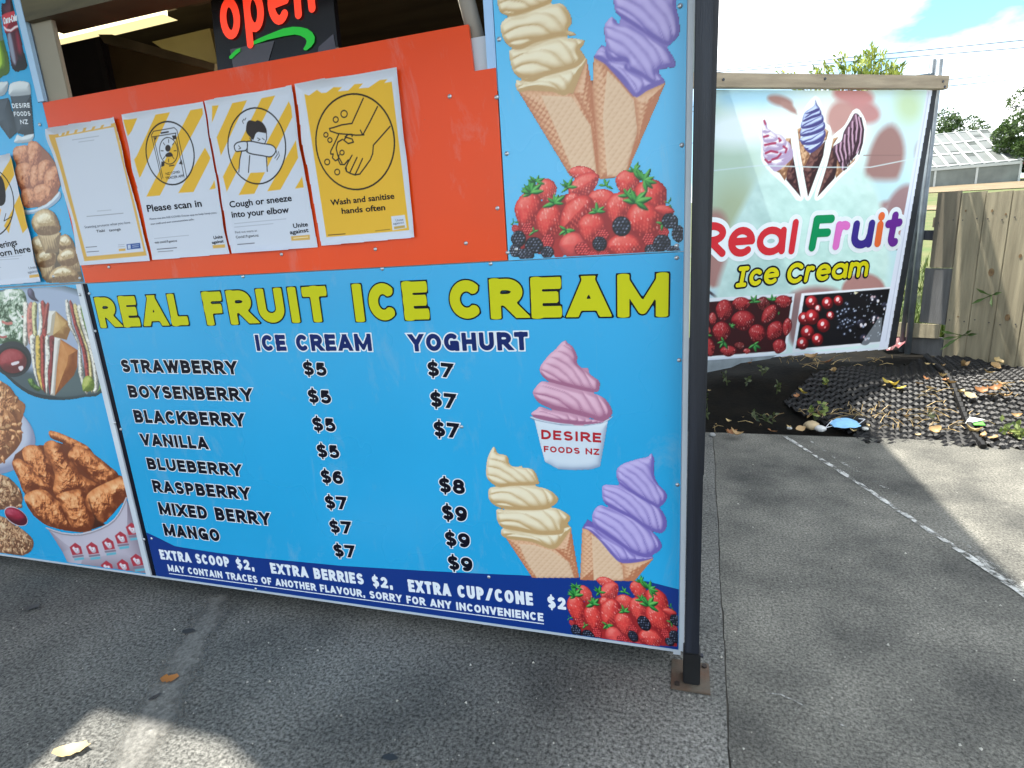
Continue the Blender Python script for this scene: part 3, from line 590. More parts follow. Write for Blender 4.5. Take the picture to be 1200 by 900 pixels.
t1 = lambda s: zz(560, 520, 3.75, s)
F_ = lambda pts: FRONT.trs(pts)
P_ = lambda tr: (lambda s: F_(tr(s)))
A = Art(FRONT, 1.28, 1.915, ZB + .004, .72, .0021)
tr = P_(t1)
A.fill(tr('116,400 235,425 335,460 410,366 380,330 120,370'), VAN[0]); A.fill(tr('457,370 545,425 635,525 775,503 740,450 480,330'), VIO[0])
waffle_cone(A, tr('118,408 235,425 335,455 410,366 447,590 238,590'), tr('180,440 250,445 325,470 400,520 425,590 260,590 215,520'), tr('335,462 410,366 446,585 405,520'))
soft_serve(A, tr, ('110,370 200,390 300,395 405,365 395,395 335,462 240,432 115,412', '80,310 85,285 140,290 250,285 340,280 405,315 400,345 380,360 370,395 280,400 190,385 110,370 85,340',
                   '45,230 50,195 90,185 200,180 300,195 350,230 352,255 330,275 280,290 150,290 90,280 55,255', '35,130 42,60 70,10 90,40 130,52 150,95 240,110 268,160 260,180 150,185 90,190 50,165'), VAN, -28, .165)
waffle_cone(A, tr('457,370 490,378 545,418 600,478 635,525 775,503 690,605 448,600'), tr('500,400 545,430 600,490 632,535 650,600 510,600'), tr('635,525 775,503 690,605 640,600'))
soft_serve(A, tr, ('470,365 510,370 560,410 640,450 700,490 770,500 700,520 630,522 590,490 540,430 500,390', '510,290 540,268 600,290 680,320 750,370 800,420 808,460 770,490 740,500 680,480 620,440 560,400 520,370 500,330',
                   '545,190 560,178 610,180 650,195 720,230 800,280 830,330 830,370 800,395 740,370 680,330 620,300 560,265 545,230', '762,40 745,55 700,65 640,85 610,110 612,160 640,190 700,230 770,270 800,280 828,250 830,215 790,170 775,120 778,70'), VIO, -48, .135, 10)
A.build('cone_picture', PRINT, menu, .0009)
A = Art(FRONT, 1.42, 1.80, .58, 1.02, .0018)
t2 = P_(lambda s: zz(610, 390, 5.29, s))
A.relief(t2('55,515 120,530 250,556 400,560 520,545 572,512 570,525 520,562 400,580 250,576 95,550'), (120, 140, 165), (196, 208, 222), (226, 232, 240), sm=2)
soft_serve(A, t2, ('65,500 100,470 125,455 200,480 300,500 420,530 520,550 400,568 250,560 100,530', '85,345 130,300 200,310 300,340 420,365 500,390 545,430 570,480 560,520 500,548 420,525 300,495 200,475 120,440 85,400 75,370',
                   '280,45 250,60 215,100 180,130 125,200 120,245 160,295 220,315 300,335 400,360 470,370 490,350 490,300 440,260 355,190 355,150 330,90 295,60'), PINK, -42, .14, 4)
body = t2('85,540 160,556 250,572 400,576 500,562 545,545 522,680 495,830 440,848 330,853 230,845 150,800 118,680')
A.relief(body, (140, 158, 184), (206, 218, 230), (226, 234, 242), R=.02, sm=1, edge=.16, flat=.5, blur=.2)
A.build('cup_picture', PRINT, menu, .0009)
for txt, a, b, h in (('DESIRE', (130, 658), (500, 680), 58), ('FOODS NZ', (146, 738), (489, 757), 38)):
    lettering(FRONT, txt, (610 + a[0]/5.29, 390 + a[1]/5.29), (610 + b[0]/5.29, 390 + b[1]/5.29), h_px=h/5.29, wt=.118, gap=.2, layers=[(0, .0013, INK_RED, 'lettering')], parent=menu, step=.0011)
# the pile of berries printed twice, small on the menu board and large on the tall picture board
top_mp = lambda x, y: FRONT.tr(580 + x/5.4545, 180 + y/5.4545)
pairs = (((215, 365), (410, 420)), ((520, 385), (550, 390)), ((620, 475), (660, 470)), ((950, 430), (960, 490)), ((830, 590), (850, 590)), ((1000, 270), (945, 340)), ((810, 465), (830, 490)), ((572, 200), (530, 275)), ((845, 185), (790, 285)))
src = np.array([[*top_mp(*a), 1] for a, b in pairs]); dst = np.array([FRONT.tr(600 + b[0]/5.4545, 640 + b[1]/5.4545) for a, b in pairs])
AFF = np.linalg.lstsq(src, dst, rcond=None)[0]
def menu_mp(x, y):
    q = np.array([*top_mp(x, y), 1]) @ AFF; return (1.905 + (q[0] - 1.905)*.9, q[1])
A = Art(FRONT, 1.44, 1.917, ZB + .003, .33, .0018); berries(A, menu_mp); A.build('berry_picture', PRINT, menu, .0011)

# ------------------------------------------------------------------ tall picture board right of the hatch
tall = thing('picture_board', 'tall blue board picturing two soft serve cones above a heap of berries', 'sign board', (1.70, 0, ZT))
tall_panel = MB().box((XM + .001, 0, ZT + .001), (XR - .001, .006, 2.42)).obj('panel', vary('pale_cyan_board', (88, 188, 238), rough=.28, amt=.045, scale=1.2, rvar=.12, bump=.05, bscale=2.2, wear=True), tall)
A = Art(FRONT, XM + .003, XR - .003, ZT + .004, 2.08, .0022)
a0 = lambda s: zz(560, 0, 2.903, s); t3 = P_(a0); t4 = P_(lambda s: zz(580, 0, 5.217, s))
A.fill(t3('131,306 200,320 325,320 372,200 340,150 150,260'), VAN[0]); A.fill(t3('392,192 450,260 530,332 642,280 600,220 420,150'), VIO[0])
waffle_cone(A, t3('133,306 300,315 325,320 372,200 392,300 409,480 416,590 422,610 312,600'), t3('215,325 320,330 385,430 405,600 330,600 270,450'), t3('325,318 372,200 391,300 405,480 385,420'))
soft_serve(A, t4, ('130,490 200,495 320,465 420,440 520,395 555,360 450,572 350,560 240,545 140,562', '85,330 100,300 180,290 240,285 330,250 430,230 540,240 548,270 520,310 540,360 500,410 400,440 300,470 230,500 170,490 110,440',
                   '32,180 45,130 90,100 180,90 250,60 360,20 420,25 465,90 470,150 450,180 490,200 490,220 400,225 330,240 240,265 170,300 110,300 60,260', '15,-150 20,50 60,95 110,100 180,80 320,30 355,0 360,-60 250,-160',
                   '60,-180 90,-260 200,-330 290,-280 330,-200 300,-150 180,-140'), VAN, -26, .165, 20)
waffle_cone(A, t3('392,195 430,215 480,270 530,330 642,280 505,600 414,612 406,480 389,300'), t3('440,240 485,285 535,345 545,440 500,600 440,600 425,400'), t3('530,330 642,280 545,480 540,420'))
soft_serve(A, t4, ('610,345 650,290 690,300 720,370 800,385 830,430 940,480 1010,500 1040,495 950,540 880,590 850,585 790,500 700,410', '665,170 690,120 720,100 760,140 820,150 900,190 980,240 1050,285 1100,360 1105,410 1050,420 1000,440 1040,490 980,520 900,470 820,430 800,380 720,370 680,290',
                   '720,-150 725,30 745,90 800,130 880,180 950,225 1050,280 1085,265 1130,210 1130,120 1110,30 1110,-60 900,-160', '780,-160 800,-260 900,-340 1000,-300 1060,-200 1000,-140'), VIO, -50, .14, 30)
A.build('cone_picture', PRINT, tall, .0008)
A = Art(FRONT, XM + .003, XR - .003, ZT + .003, 1.44, .0020); berries(A, top_mp); A.build('berry_picture', PRINT, tall, .0012)
screws(tall_panel, [(797, 7), (585, 46), (605, 292), (793, 288), (799, 170), (594, 180)])

# ------------------------------------------------------------------ snack boards left of the hatch
snack = thing('snack_board', 'blue snack board with drinks, coffee cups, nuggets and muffins beside the hatch', 'sign board', (-.5, 0, ZT))
snack_panel = MB().box((-1.1, 0, ZT + .004), (-.007, .006, 2.42)).obj('panel', CYAN, snack)
A = Art(FRONT, -.42, -.030, 1.60, 2.10, .0022); t5 = P_(lambda s: zz(0, 0, 10, s))
A.relief(t5('-60,60 -20,20 10,260 50,470 110,700 112,850 40,895 -60,900'), (70, 100, 20), (146, 190, 40), (214, 226, 110), sm=4, mottle=.15)
A.fill(t5('-60,240 12,180 45,470 -60,500'), (96, 120, 110), 0)
A.relief(t5('78,-120 165,-140 182,40 240,220 270,560 326,700 318,800 250,835 180,842 132,770 110,600 70,400 22,180 20,40 62,30'), (20, 14, 22), (56, 30, 44), (120, 70, 84), sm=3, R=.06)
A.fill(t5('90,410 130,400 190,735 150,720 110,560'), (142, 150, 172), 3, soft=.008)
A.fill(t5('180,390 220,370 260,610 210,600'), (150, 40, 62), 3, soft=.02)
A.relief(t5('20,182 60,160 195,120 222,230 242,318 150,375 62,400 40,300'), (130, 24, 44), (198, 52, 66), (214, 90, 98), R=.05, sm=0, edge=.1)
A.line(t5('50,320 80,352 130,358 180,320 236,298'), .006, (232, 220, 226))
A.build('bottle_picture', PRINT, snack, .0008)
lettering(FRONT, 'C~oca-C~ola', (5.2, 29), (21, 24.6), h_px=8.5, wt=.085, gap=.02, slant=.25, layers=[(0, .0014, INK_WHITE, 'lettering')], parent=snack, step=.0012)
A = Art(FRONT, -.42, -.010, ZT + .006, 1.90, .0021); t6 = P_(lambda s: zz(0, 80, 3.4636, s))
A.relief(t6('-60,75 -20,60 32,52 36,75 20,110 -40,120'), (150, 160, 170), (200, 210, 216), (228, 234, 238), sm=2)
A.relief(t6('-20,130 36,118 60,200 72,262 40,290 -10,220'), (26, 34, 44), (52, 62, 74), (84, 92, 104), sm=1)
A.relief(t6('42,110 128,104 140,268 100,272 72,266 58,200'), (30, 38, 48), (58, 66, 76), (88, 96, 106), R=.035, sm=1)
A.relief(t6('38,70 50,58 80,50 112,54 124,66 128,100 120,108 60,114 36,108'), (160, 168, 176), (210, 218, 222), (232, 236, 240), sm=2)
A.relief(t6('56,300 62,285 72,266 90,276 140,266 132,296 100,304 70,306'), (160, 170, 180), (206, 216, 224), (228, 234, 240), sm=2)
A.relief(t6('40,560 120,575 190,548 236,500 250,512 240,540 190,575 120,595 60,590'), (150, 170, 195), (196, 210, 226), (222, 230, 240), sm=3)
A.fill(t6('62,335 100,318 160,305 235,395 250,470 210,535 120,570 80,480'), (150, 92, 66), 2)
NUG = ((150, 84, 58), (214, 142, 102), (236, 182, 146))
for i, q in enumerate(('60,330 85,318 110,320 118,350 110,385 85,392 62,370', '118,310 145,302 162,320 166,360 150,392 128,390 116,350', '70,405 100,390 125,400 135,440 120,480 92,490 72,450', '128,420 140,400 158,410 160,470 145,490 128,470',
                       '160,395 182,378 205,385 208,420 195,455 168,468 158,430', '190,430 220,405 240,420 242,460 225,500 200,508 186,470', '92,505 120,492 146,505 150,545 125,562 100,555', '145,490 180,475 208,490 210,520 180,550 152,540')):
    q_ = np.array([[float(v) for v in w.split(',')] for w in q.split()]); q_ = q_.mean(0) + (q_ - q_.mean(0))*1.16; fried(A, t6, ' '.join('%f,%f' % tuple(v) for v in q_), 60 + i, NUG, .02, .006)
A.fill(t6('150,690 200,660 290,690 345,868 190,872 150,800'), (92, 76, 62), 0)
MUF = ((120, 88, 60), (204, 174, 132), (238, 218, 182)); CUPP = ((130, 104, 78), (190, 162, 124), (216, 194, 160))
def cupcake(cup, top, ang):
    A.relief(t6(cup), *CUPP, R=.03, ridge=(90 + ang, .011, .0035), sm=1, mottle=.2, crease=.25, edge=.3)
    p = np.array(t6(top)); A.relief(p, *MUF, R=.05, noise=((.05, .008), (.012, .0015)), sm=4, mottle=.45, edge=.45, blur=.1); c = p.mean(0)
    A.relief(c + (p - c)*np.array((.62, .5)) + np.array((0, .010)), (176, 146, 104), (234, 218, 186), (250, 242, 224), noise=((.03, .006),), sm=4, mottle=.6, edge=.5)
cupcake('130,720 160,700 232,755 222,800 175,820 150,790', '128,700 150,680 180,690 200,720 205,760 170,770 140,745', 10)
cupcake('240,735 285,705 318,735 318,772 265,790 244,770', '232,700 262,672 292,690 308,735 280,750 245,735', 0)
cupcake('160,800 222,790 228,838 190,868 172,850', '146,765 175,738 215,745 228,785 200,808 160,805', 0)
cupcake('236,770 322,770 338,825 260,832', '232,770 262,735 300,735 322,772 300,800 255,802', 0)
cupcake('150,668 250,664 236,748 186,752', '128,625 145,588 185,570 222,586 242,625 246,660 205,678 150,672', 0)
cupcake('215,850 318,838 330,872 212,872', '200,846 225,812 270,802 312,826 322,856 270,868 215,866', 0)
A.build('snack_picture', PRINT, snack, .0011)
for txt, a, b, h in (('DESIRE', (53, 163), (125, 160), 20), ('FOODS', (60, 195), (127, 193), 19), ('NZ', (86, 228), (117, 227), 20)):
    lettering(FRONT, txt, (a[0]/3.4636, 80 + a[1]/3.4636), (b[0]/3.4636, 80 + b[1]/3.4636), h_px=h/3.4636, wt=.11, gap=.2, layers=[(0, .0016, INK_WHITE, 'lettering')], parent=snack, step=.0012)
screws(snack_panel, [(63, 324), (94, 326), (47, 146)])

meal = thing('meal_board', 'blue meal board picturing club sandwiches and a bucket of fried chicken', 'sign board', (-.5, 0, ZB))
meal_panel = MB().box((-1.1, 0, ZB), (-.044, .006, ZT - .002)).obj('panel', CYAN, meal)
A = Art(FRONT, -.62, -.046, .70, ZT - .004, .0021); t7 = P_(lambda s: zz(0, 330, 6, s))
e7 = lambda *a: [FRONT.tr(x/6, 330 + y/6) for x, y in ell(*a)]
A.fill(t7('-240,520 -100,590 0,630 100,722 200,792 300,824 400,834 500,830 600,812 745,766 800,400 700,120 500,40 300,10 0,60 -240,200'), (38, 54, 62), 2); A.fill(t7('-240,490 -100,560 0,600 100,692 200,762 300,794 400,808 500,806 600,788 745,742 800,400 700,120 500,40 300,10 0,60 -240,200'), (70, 88, 96), 2); A.fill(e7(310, 330, 470, 305, 4), (158, 172, 198), soft=.03)
A.fill(t7('380,650 560,640 740,700 700,770 520,800 400,790'), (84, 102, 106), 4, soft=.04)
A.relief(t7('-240,200 -100,90 20,70 60,45 160,60 190,140 176,260 170,440 90,420 0,440 -240,460'), (40, 72, 48), (166, 186, 164), (240, 240, 236), R=.03, noise=((.045, .020), (.018, .008)), sm=4, mottle=1.5, seed=77, edge=.3)
for i in range(26):
    x, y = random.uniform(-200, 165), random.uniform(110, 400); a_ = random.uniform(-.6, .9); l_ = random.uniform(24, 60)
    q = [FRONT.tr((x + math.cos(a_)*l_*t + random.uniform(-4, 4))/6, 330 + (y + math.sin(a_)*l_*t + 10*math.sin(t*3))/6) for t in (0, .35, .7, 1)]
    A.line(q, random.uniform(.006, .012), random.choice(((196, 116, 108), (228, 232, 226), (60, 92, 58), (224, 226, 220), (176, 84, 84), (112, 146, 100))))
A.relief(t7('195,60 215,45 240,70 250,110 275,140 230,130 200,100'), (40, 36, 60), (84, 78, 110), (130, 124, 150), sm=3)
A.fill(e7(90, 545, 134, 126, 10), (34, 44, 54)); A.fill(e7(92, 555, 112, 98, 10), (20, 26, 34)); A.relief(e7(90, 558, 100, 86, 10), (92, 24, 34), (150, 48, 58), (186, 96, 100), R=.05, mottle=.3)
A.fill(t7('80,572 130,558 135,575 90,590'), (224, 214, 220), 2); A.fill(t7('130,600 160,592 165,612 145,628'), (224, 214, 220), 3)
BREAD = (226, 220, 208); 
def layers_(txt_l, txt_r, cols, seed):
    l = np.array(t7(txt_l)); r = np.array(t7(txt_r)); n = len(cols)
    for k, c_ in enumerate(cols):
        f0, f1 = k/n, (k+1)/n; wob = .006
        p = np.concatenate([l + (r-l)*f0 + rng.uniform(-wob, wob, l.shape), (l + (r-l)*f1)[::-1] + rng.uniform(-wob, wob, l.shape)])
        c_ = np.array(c_, float); A.relief(p, c_*.5, c_, np.minimum(255, c_*1.14 + 6), R=.014, noise=((.024, .004), (.009, .0015)), sm=2, mottle=.9, seed=seed + k)
W_, G_, H_, Y_, P2 = (222, 216, 206), (120, 152, 74), (170, 74, 70), (208, 178, 92), (200, 130, 120)
layers_('168,150 162,240 170,440', '330,150 340,300 330,420', (W_, P2, (206, 200, 150), W_, H_), 1)
A.relief(t7('322,165 350,160 330,300 300,330'), (110, 40, 44), (166, 76, 72), (206, 130, 116), sm=2, mottle=.4)
A.relief(t7('395,208 478,280 500,330 470,410 365,385 375,280'), (140, 96, 50), (196, 158, 100), (222, 194, 146), R=.04, sm=1, mottle=.3)
A.relief(t7('345,205 395,205 372,390 330,370'), (180, 168, 150), (222, 218, 210), (236, 234, 230), sm=1)
layers_('470,140 480,300 545,440 560,640 590,770', '600,190 640,330 700,560 735,720 700,770', (W_, H_, (214, 196, 140), W_, G_), 11)
layers_('215,390 225,540 238,650 275,740', '390,390 385,520 370,640 362,790', (W_, Y_, H_, W_, (138, 60, 64)), 31)
A.relief(t7('425,402 548,482 545,600 520,660 388,802 400,600'), (132, 70, 30), (192, 124, 68), (216, 160, 104), R=.06, sm=0, mottle=.35, edge=.2)
A.relief(t7('385,390 428,400 402,600 386,802 356,796 372,600'), (176, 166, 156), (224, 218, 212), (238, 236, 232), R=.012, sm=1, mottle=.2)
A.relief(t7('585,690 620,660 660,690 660,760 585,770'), (90, 110, 40), (158, 172, 80), (206, 206, 130), sm=2, mottle=.4)
A.relief(t7('195,690 230,680 250,720 290,750 270,772 220,740'), (40, 70, 36), (98, 136, 66), (160, 186, 110), sm=2, mottle=.4)
A.build('sandwich_picture', PRINT, meal, .0008, clip=[(-.62, .70), (-.046, .70), (-.046, 1.163), (-.62, 1.163)])
A = Art(FRONT, -.92, -.046, ZB + .003, .96, .0022); t8 = P_(lambda s: zz(0, 480, 4.5, s)); t9 = P_(lambda s: zz(0, 320, 2.5, s))
A.relief([FRONT.tr(x/2.5, 320 + y/2.5) for x, y in ell(-70, 470, 178, 118, 14)], (140, 146, 174), (190, 196, 214), (214, 218, 232), R=.05, mottle=.08, edge=.1)
for i, q in enumerate(('-180,330 -60,300 20,325 52,365 76,390 62,440 64,490 30,535 -20,565 -140,560', '-40,380 20,400 50,440 40,500 -10,540 -60,470')): fried(A, t9, q, 40 + i, ((120, 70, 44), (212, 150, 102), (244, 206, 164)), .035, .008)
for i, q in enumerate(('-300,350 -60,330 20,345 65,372 112,430 118,490 60,525 -300,520', '-300,560 -80,550 20,565 70,602 132,640 178,692 162,750 90,775 -20,765 -300,720')): fried(A, t8, q, 44 + i, ((112, 74, 54), (204, 158, 118), (240, 212, 174)), .022, .007)
LC = ((124, 72, 44), (214, 152, 102), (246, 210, 168)); LP = ((112, 72, 50), (208, 160, 120), (242, 214, 178))
flakes(A, t9, '-180,330 -60,300 20,325 52,365 76,390 62,440 64,490 30,535 -20,565 -140,560', 120, LC, .007, .022, 1)
flakes(A, t8, '-300,350 -60,330 20,345 65,372 112,430 118,490 60,525 -300,520', 80, LP, .006, .018, 2); flakes(A, t8, '-300,560 -80,550 20,565 70,602 132,640 178,692 162,750 90,775 -20,765 -300,720', 110, LP, .006, .018, 3)
A.relief([FRONT.tr(x/4.5, 480 + y/4.5) for x, y in ell(86, 563, 66, 38, 33)], (82, 12, 32), (152, 28, 54), (220, 120, 140), mottle=.2, outline=(.004, (210, 206, 216)))
A.relief(t8('248,622 330,652 430,657 530,627 600,582 642,522 668,468 690,520 740,640 830,900 400,900 330,750'), (138, 126, 140), (184, 176, 190), (204, 198, 210), R=.12, sm=0, edge=.05)
for i, (x, y) in enumerate(((402, 742), (488, 738), (572, 715), (640, 682), (698, 636), (566, 836), (650, 828), (722, 800), (775, 745))):
    s_, o_ = 34, -8
    q = lambda dx, dy: FRONT.tr((x + dx*s_)/4.5, 480 + (y + dy*s_ + dx*-.0)/4.5)
    A.fill([q(-1.0, -.5), q(-.15, -1.2), q(.75, -.6), q(1.05, .55), q(-.55, .75)], (176, 54, 70))
    A.relief([q(-.6, -.35), q(-.35, -.6), q(-.1, -.35), q(.3, -.4), q(.5, -.1), q(.55, .35), q(.1, .5), q(-.3, .1)], (190, 180, 190), (222, 216, 224), (234, 230, 236), sm=3)
    A.fill([q(-.12, -.2), q(.1, -.1), q(.0, .05)], (176, 54, 70))
    A.fill([q(-.3, 1.25), q(1.2, 1.05), q(1.25, 1.4), q(-.25, 1.6)], (98, 176, 196))
    A.line([q(-.45, 1.02), q(1.1, .82)], .008, (130, 118, 134))
A.fill(t8('66,275 110,215 150,190 235,185 300,170 380,195 470,215 560,290 622,342 692,368 693,442 640,500 550,598 440,642 230,602 150,520 126,462 130,442'), (112, 56, 32), 2)
for i, q in enumerate(('258,112 300,116 360,140 420,168 470,198 505,252 470,258 430,222 370,197 320,172 268,150', '232,185 270,160 312,180 355,240 400,300 440,350 522,400 480,440 470,472 400,452 320,482 280,420 290,340 250,260',
                       '118,220 150,188 200,193 240,230 270,280 285,340 280,412 240,402 190,352 140,292', '66,275 100,258 150,290 200,350 272,412 250,428 180,422 130,442 100,372 73,312', '360,235 400,190 460,208 520,250 580,298 624,340 602,378 560,398 510,382 450,332 380,272',
                       '126,462 180,425 240,425 290,470 330,500 380,600 445,642 380,644 300,628 230,602 168,542', '300,450 400,420 440,430 468,500 492,590 482,638 400,642 350,562 318,490', '468,440 520,404 600,368 650,348 692,368 693,442 640,482 600,542 550,598 500,578 463,522 452,480')):
    fried(A, t8, q, 20 + i)
A.fill(t8('470,470 500,580 480,636 492,630 560,605 520,585 480,520'), (70, 34, 22), 2, soft=.01)
A.relief(t8('246,618 330,645 430,650 530,620 600,575 640,515 664,462 672,470 648,528 606,590 534,634 432,665 330,660 250,632'), (150, 142, 152), (204, 200, 210), (224, 222, 230), sm=2)
A.build('chicken_picture', PRINT, meal, .0008, clip=[(-.92, ZB + .003), (-.046, ZB + .003), (-.046, .96), (-.92, .96)])
screws(meal_panel, [(96, 345), (137, 495), (171, 631)], y=-.0075)
# ------------------------------------------------------------------ the stall itself
ORANGE = vary('orange_counter', (232, 72, 8), rough=.3, spec=.3, amt=.07, scale=1.6, rvar=.12, bump=.05, bscale=2.0, wear=True)
BEIGE = vary('beige_frame', (150, 142, 126), rough=.6, amt=.08, scale=4)
STALLW = vary('stall_wall', (196, 204, 214), rough=.5, amt=.06, scale=2)
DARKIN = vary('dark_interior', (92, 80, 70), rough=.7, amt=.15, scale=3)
TIMBER = vary('old_timber', (150, 138, 112), rough=.8, amt=.22, scale=3, stretch=(.5, 6, 6), bump=.3, bscale=40)
STEEL = vary('kitchen_steel', (92, 88, 92), rough=.34, metal=.6, amt=.1, scale=3, rvar=.08)
DSTEEL = vary('dark_steel', (44, 46, 58), rough=.45, amt=.12, scale=6, stretch=(1, 1, .25), spec=.5, rvar=.1)
stall = thing('food_stall', 'food stall with bright orange serving counter and open hatch', 'food stall', (.4, 1.5, 0))
m = MB(); m.box((-1.3, .014, ZB - .02), (1.905, .05, 1.70)); m.box((1.47, .014, 1.70), (1.905, .05, 2.45)); m.box((-1.3, .014, 1.70), (.0096, .05, 2.45)); m.obj('front_wall', STALLW, stall)
MB().box((1.905, .004, ZB - .02), (1.925, 4.0, 2.45)).obj('side_wall', STALLW, stall)
MB().box((1.9215, -.004, ZB), (1.934, .012, 2.45)).obj('corner_trim', ALU, stall)
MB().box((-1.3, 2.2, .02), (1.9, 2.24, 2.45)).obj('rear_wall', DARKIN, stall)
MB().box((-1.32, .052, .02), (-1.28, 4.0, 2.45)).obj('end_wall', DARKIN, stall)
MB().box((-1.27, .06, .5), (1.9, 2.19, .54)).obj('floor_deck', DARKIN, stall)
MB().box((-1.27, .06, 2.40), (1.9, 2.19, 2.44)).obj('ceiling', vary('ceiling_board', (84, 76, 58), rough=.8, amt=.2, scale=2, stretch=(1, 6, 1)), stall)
MB().box((-3.2, -.06, 2.452), (2.05, 4.0, 2.55)).obj('roof', STALLW, stall)
MB().box((.0110, .008, ZO - .1), (.0972, .022, 2.44)).obj('hatch_frame', BEIGE, stall, bevel=.002)
MB().box((1.4577, .002, ZN - .05), (1.4808, .06, 2.44)).obj('hatch_frame', vary('pale_blue_trim', (160, 196, 236), rough=.45, amt=.04), stall)
hz = FRONT.tr(80, 6)[1]
hb_ = Plane((0, -.012, 0), 0).tr(80, 13)[1]
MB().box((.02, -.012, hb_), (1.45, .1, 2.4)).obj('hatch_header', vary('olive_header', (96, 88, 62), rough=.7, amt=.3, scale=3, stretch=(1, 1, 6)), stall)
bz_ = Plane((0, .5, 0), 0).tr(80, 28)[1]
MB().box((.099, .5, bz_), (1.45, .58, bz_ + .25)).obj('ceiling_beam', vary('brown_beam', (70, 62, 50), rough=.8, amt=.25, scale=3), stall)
# unseen canopy added to shade the footpath, its hole shaped to cast the sun patch
hole = [ground(*p) for p in ((28, 905), (112, 829), (172, 822), (210, 838), (262, 845), (300, 905), (260, 990), (20, 1000))]
AZ = 2.56; sh = lambda p: (p[0] + SUN.x/SUN.z*AZ, p[1] + SUN.y/SUN.z*AZ)
hole = [sh(p) for p in hole]
x0a, x1a, y0a, y1a = -3.2, 2.05, -2.3, -.03
cx_ = sum(p[0] for p in hole)/8; cy_ = sum(p[1] for p in hole)/8
v = [(p[0], p[1], AZ) for p in hole]; out = []
for p in hole:
    a = math.atan2(p[1]-cy_, p[0]-cx_); c, s = math.cos(a), math.sin(a); t = 1e9
    if c > 1e-6: t = min(t, (x1a-cx_)/c)
    if c < -1e-6: t = min(t, (x0a-cx_)/c)
    if s > 1e-6: t = min(t, (y1a-cy_)/s)
    if s < -1e-6: t = min(t, (y0a-cy_)/s)
    out.append((a, cx_ + c*t, cy_ + s*t))
bm = bmesh.new(); hv = [bm.verts.new(q) for q in v]
cor = [(math.atan2(y-cy_, x-cx_), x, y) for x, y in ((x0a, y0a), (x1a, y0a), (x1a, y1a), (x0a, y1a))]
ov = [bm.verts.new((o[1], o[2], AZ)) for o in out]; cv = [(c_[0], bm.verts.new((c_[1], c_[2], AZ))) for c_ in cor]
for i in range(8):
    j = (i+1) % 8; a0_, a1_ = out[i][0], out[j][0]
    d = (a1_ - a0_ + math.pi) % (2*math.pi) - math.pi
    mid = [(((c_[0]-a0_+math.pi) % (2*math.pi) - math.pi), c_[1]) for c_ in cv]
    mid = sorted([q for q in mid if min(0, d) < q[0] < max(0, d)], key=lambda q: q[0] * (1 if d > 0 else -1))
    bm.faces.new([hv[i], ov[i]] + [q[1] for q in mid] + [ov[j], hv[j]])
g = bmesh.ops.extrude_face_region(bm, geom=bm.faces[:]); bmesh.ops.translate(bm, vec=(0, 0, .03), verts=[e for e in g['geom'] if isinstance(e, bmesh.types.BMVert)])
bmesh.ops.recalc_face_normals(bm, faces=bm.faces); me = bpy.data.meshes.new('shade_canopy'); bm.to_mesh(me); bm.free()
link('shade_canopy', me, STALLW, stall)
# white joint strips
m = MB(); m.box((-.0425, -.0062, ZB), (-.0185, .008, ZT - .001)); m.obj('joint_strip', ALU, stall)
m = MB(); m.box((-.018, -.001, ZB), (-.0005, .004, ZT - .001)); m.obj('joint_gap', INK_BLACK, stall)
m = MB(); m.box((-.016, -.0062, ZO + .002), (.0100, .006, 2.42)); m.obj('joint_strip', vary('blue_white_strip', (168, 200, 232), rough=.4, amt=.04), stall)
m = MB(); m.box((-.0225, -.0015, ZO + .002), (-.0165, .002, 2.42)); m.obj('joint_gap', INK_BLACK, stall)
# the orange counter panel with its notch for the prop pole
xn = FRONT.tr(555, 80)[0]
poly = [(-.006, 0, ZT + .002), (XM - .002, 0, ZT + .002), (XM - .002, 0, ZN), (xn, 0, ZN), (xn - .006, 0, ZO), (-.006, 0, ZO)]
cpanel = MB().prism(poly, (0, .010, 0)).obj('counter_panel', ORANGE, stall)
MB().box((.098, .012, ZO - .03), (1.40, .30, ZO - .004)).obj('counter_top', ORANGE, stall)
screws(cpanel, [(527, 113), (546, 285), (583, 244), (128, 313), (330, 298), (582, 114), (440, 292), (595, 296)])
prop = MB(); a, b = FRONT.tr(563, 80), FRONT.tr(541, -8)
prop.tube([(a[0], .045, a[1] - .01), (b[0], .03, b[1]), (2*b[0]-a[0], .015, 2*b[1]-a[1])], .0205, 14)
o = prop.obj('prop_pole', vary('grey_pole', (150, 142, 132), rough=.5, amt=.2, scale=9, stretch=(1, 1, .2)), smooth=True)
solo(o, 'leaning round grey pole propping the hatch open beside the orange counter', 'pole', loc=(a[0], .045, a[1] - .01))

# kitchen inside
IN9 = Plane((0, .9, 0), 0); IN6 = Plane((0, .6, 0), 0); IN12 = Plane((0, 1.2, 0), 0)
lamp = thing('ceiling_light', 'lit fluorescent batten under the stall ceiling', 'light', (.3, .9, 2.2))
GLOW, t_, b_ = new_mat('lit_diffuser'); b_.inputs['Base Color'].default_value = rgba((250, 240, 200)); b_.inputs['Emission Color'].default_value = rgba((255, 242, 200)); b_.inputs['Emission Strength'].default_value = .85
REFLECTOR_GLOW, t_, b_ = new_mat('reflector_glow'); b_.inputs['Base Color'].default_value = rgba((230, 220, 170)); b_.inputs['Emission Color'].default_value = rgba((255, 236, 170)); b_.inputs['Emission Strength'].default_value = .42  # reflector glows by emission, standing in for the lamp light it reflects
q = [IN9.tr(*p) for p in ((61, 40), (193, 5), (194, 19), (66, 50))]
MB().prism([IN9.w(*q[0]), IN9.w(*q[1]), IN9.w(*q[2]), IN9.w(*q[3])], (0, .012, 0)).obj('diffuser', GLOW, lamp)
zt_ = max(q[0][1], q[1][1])
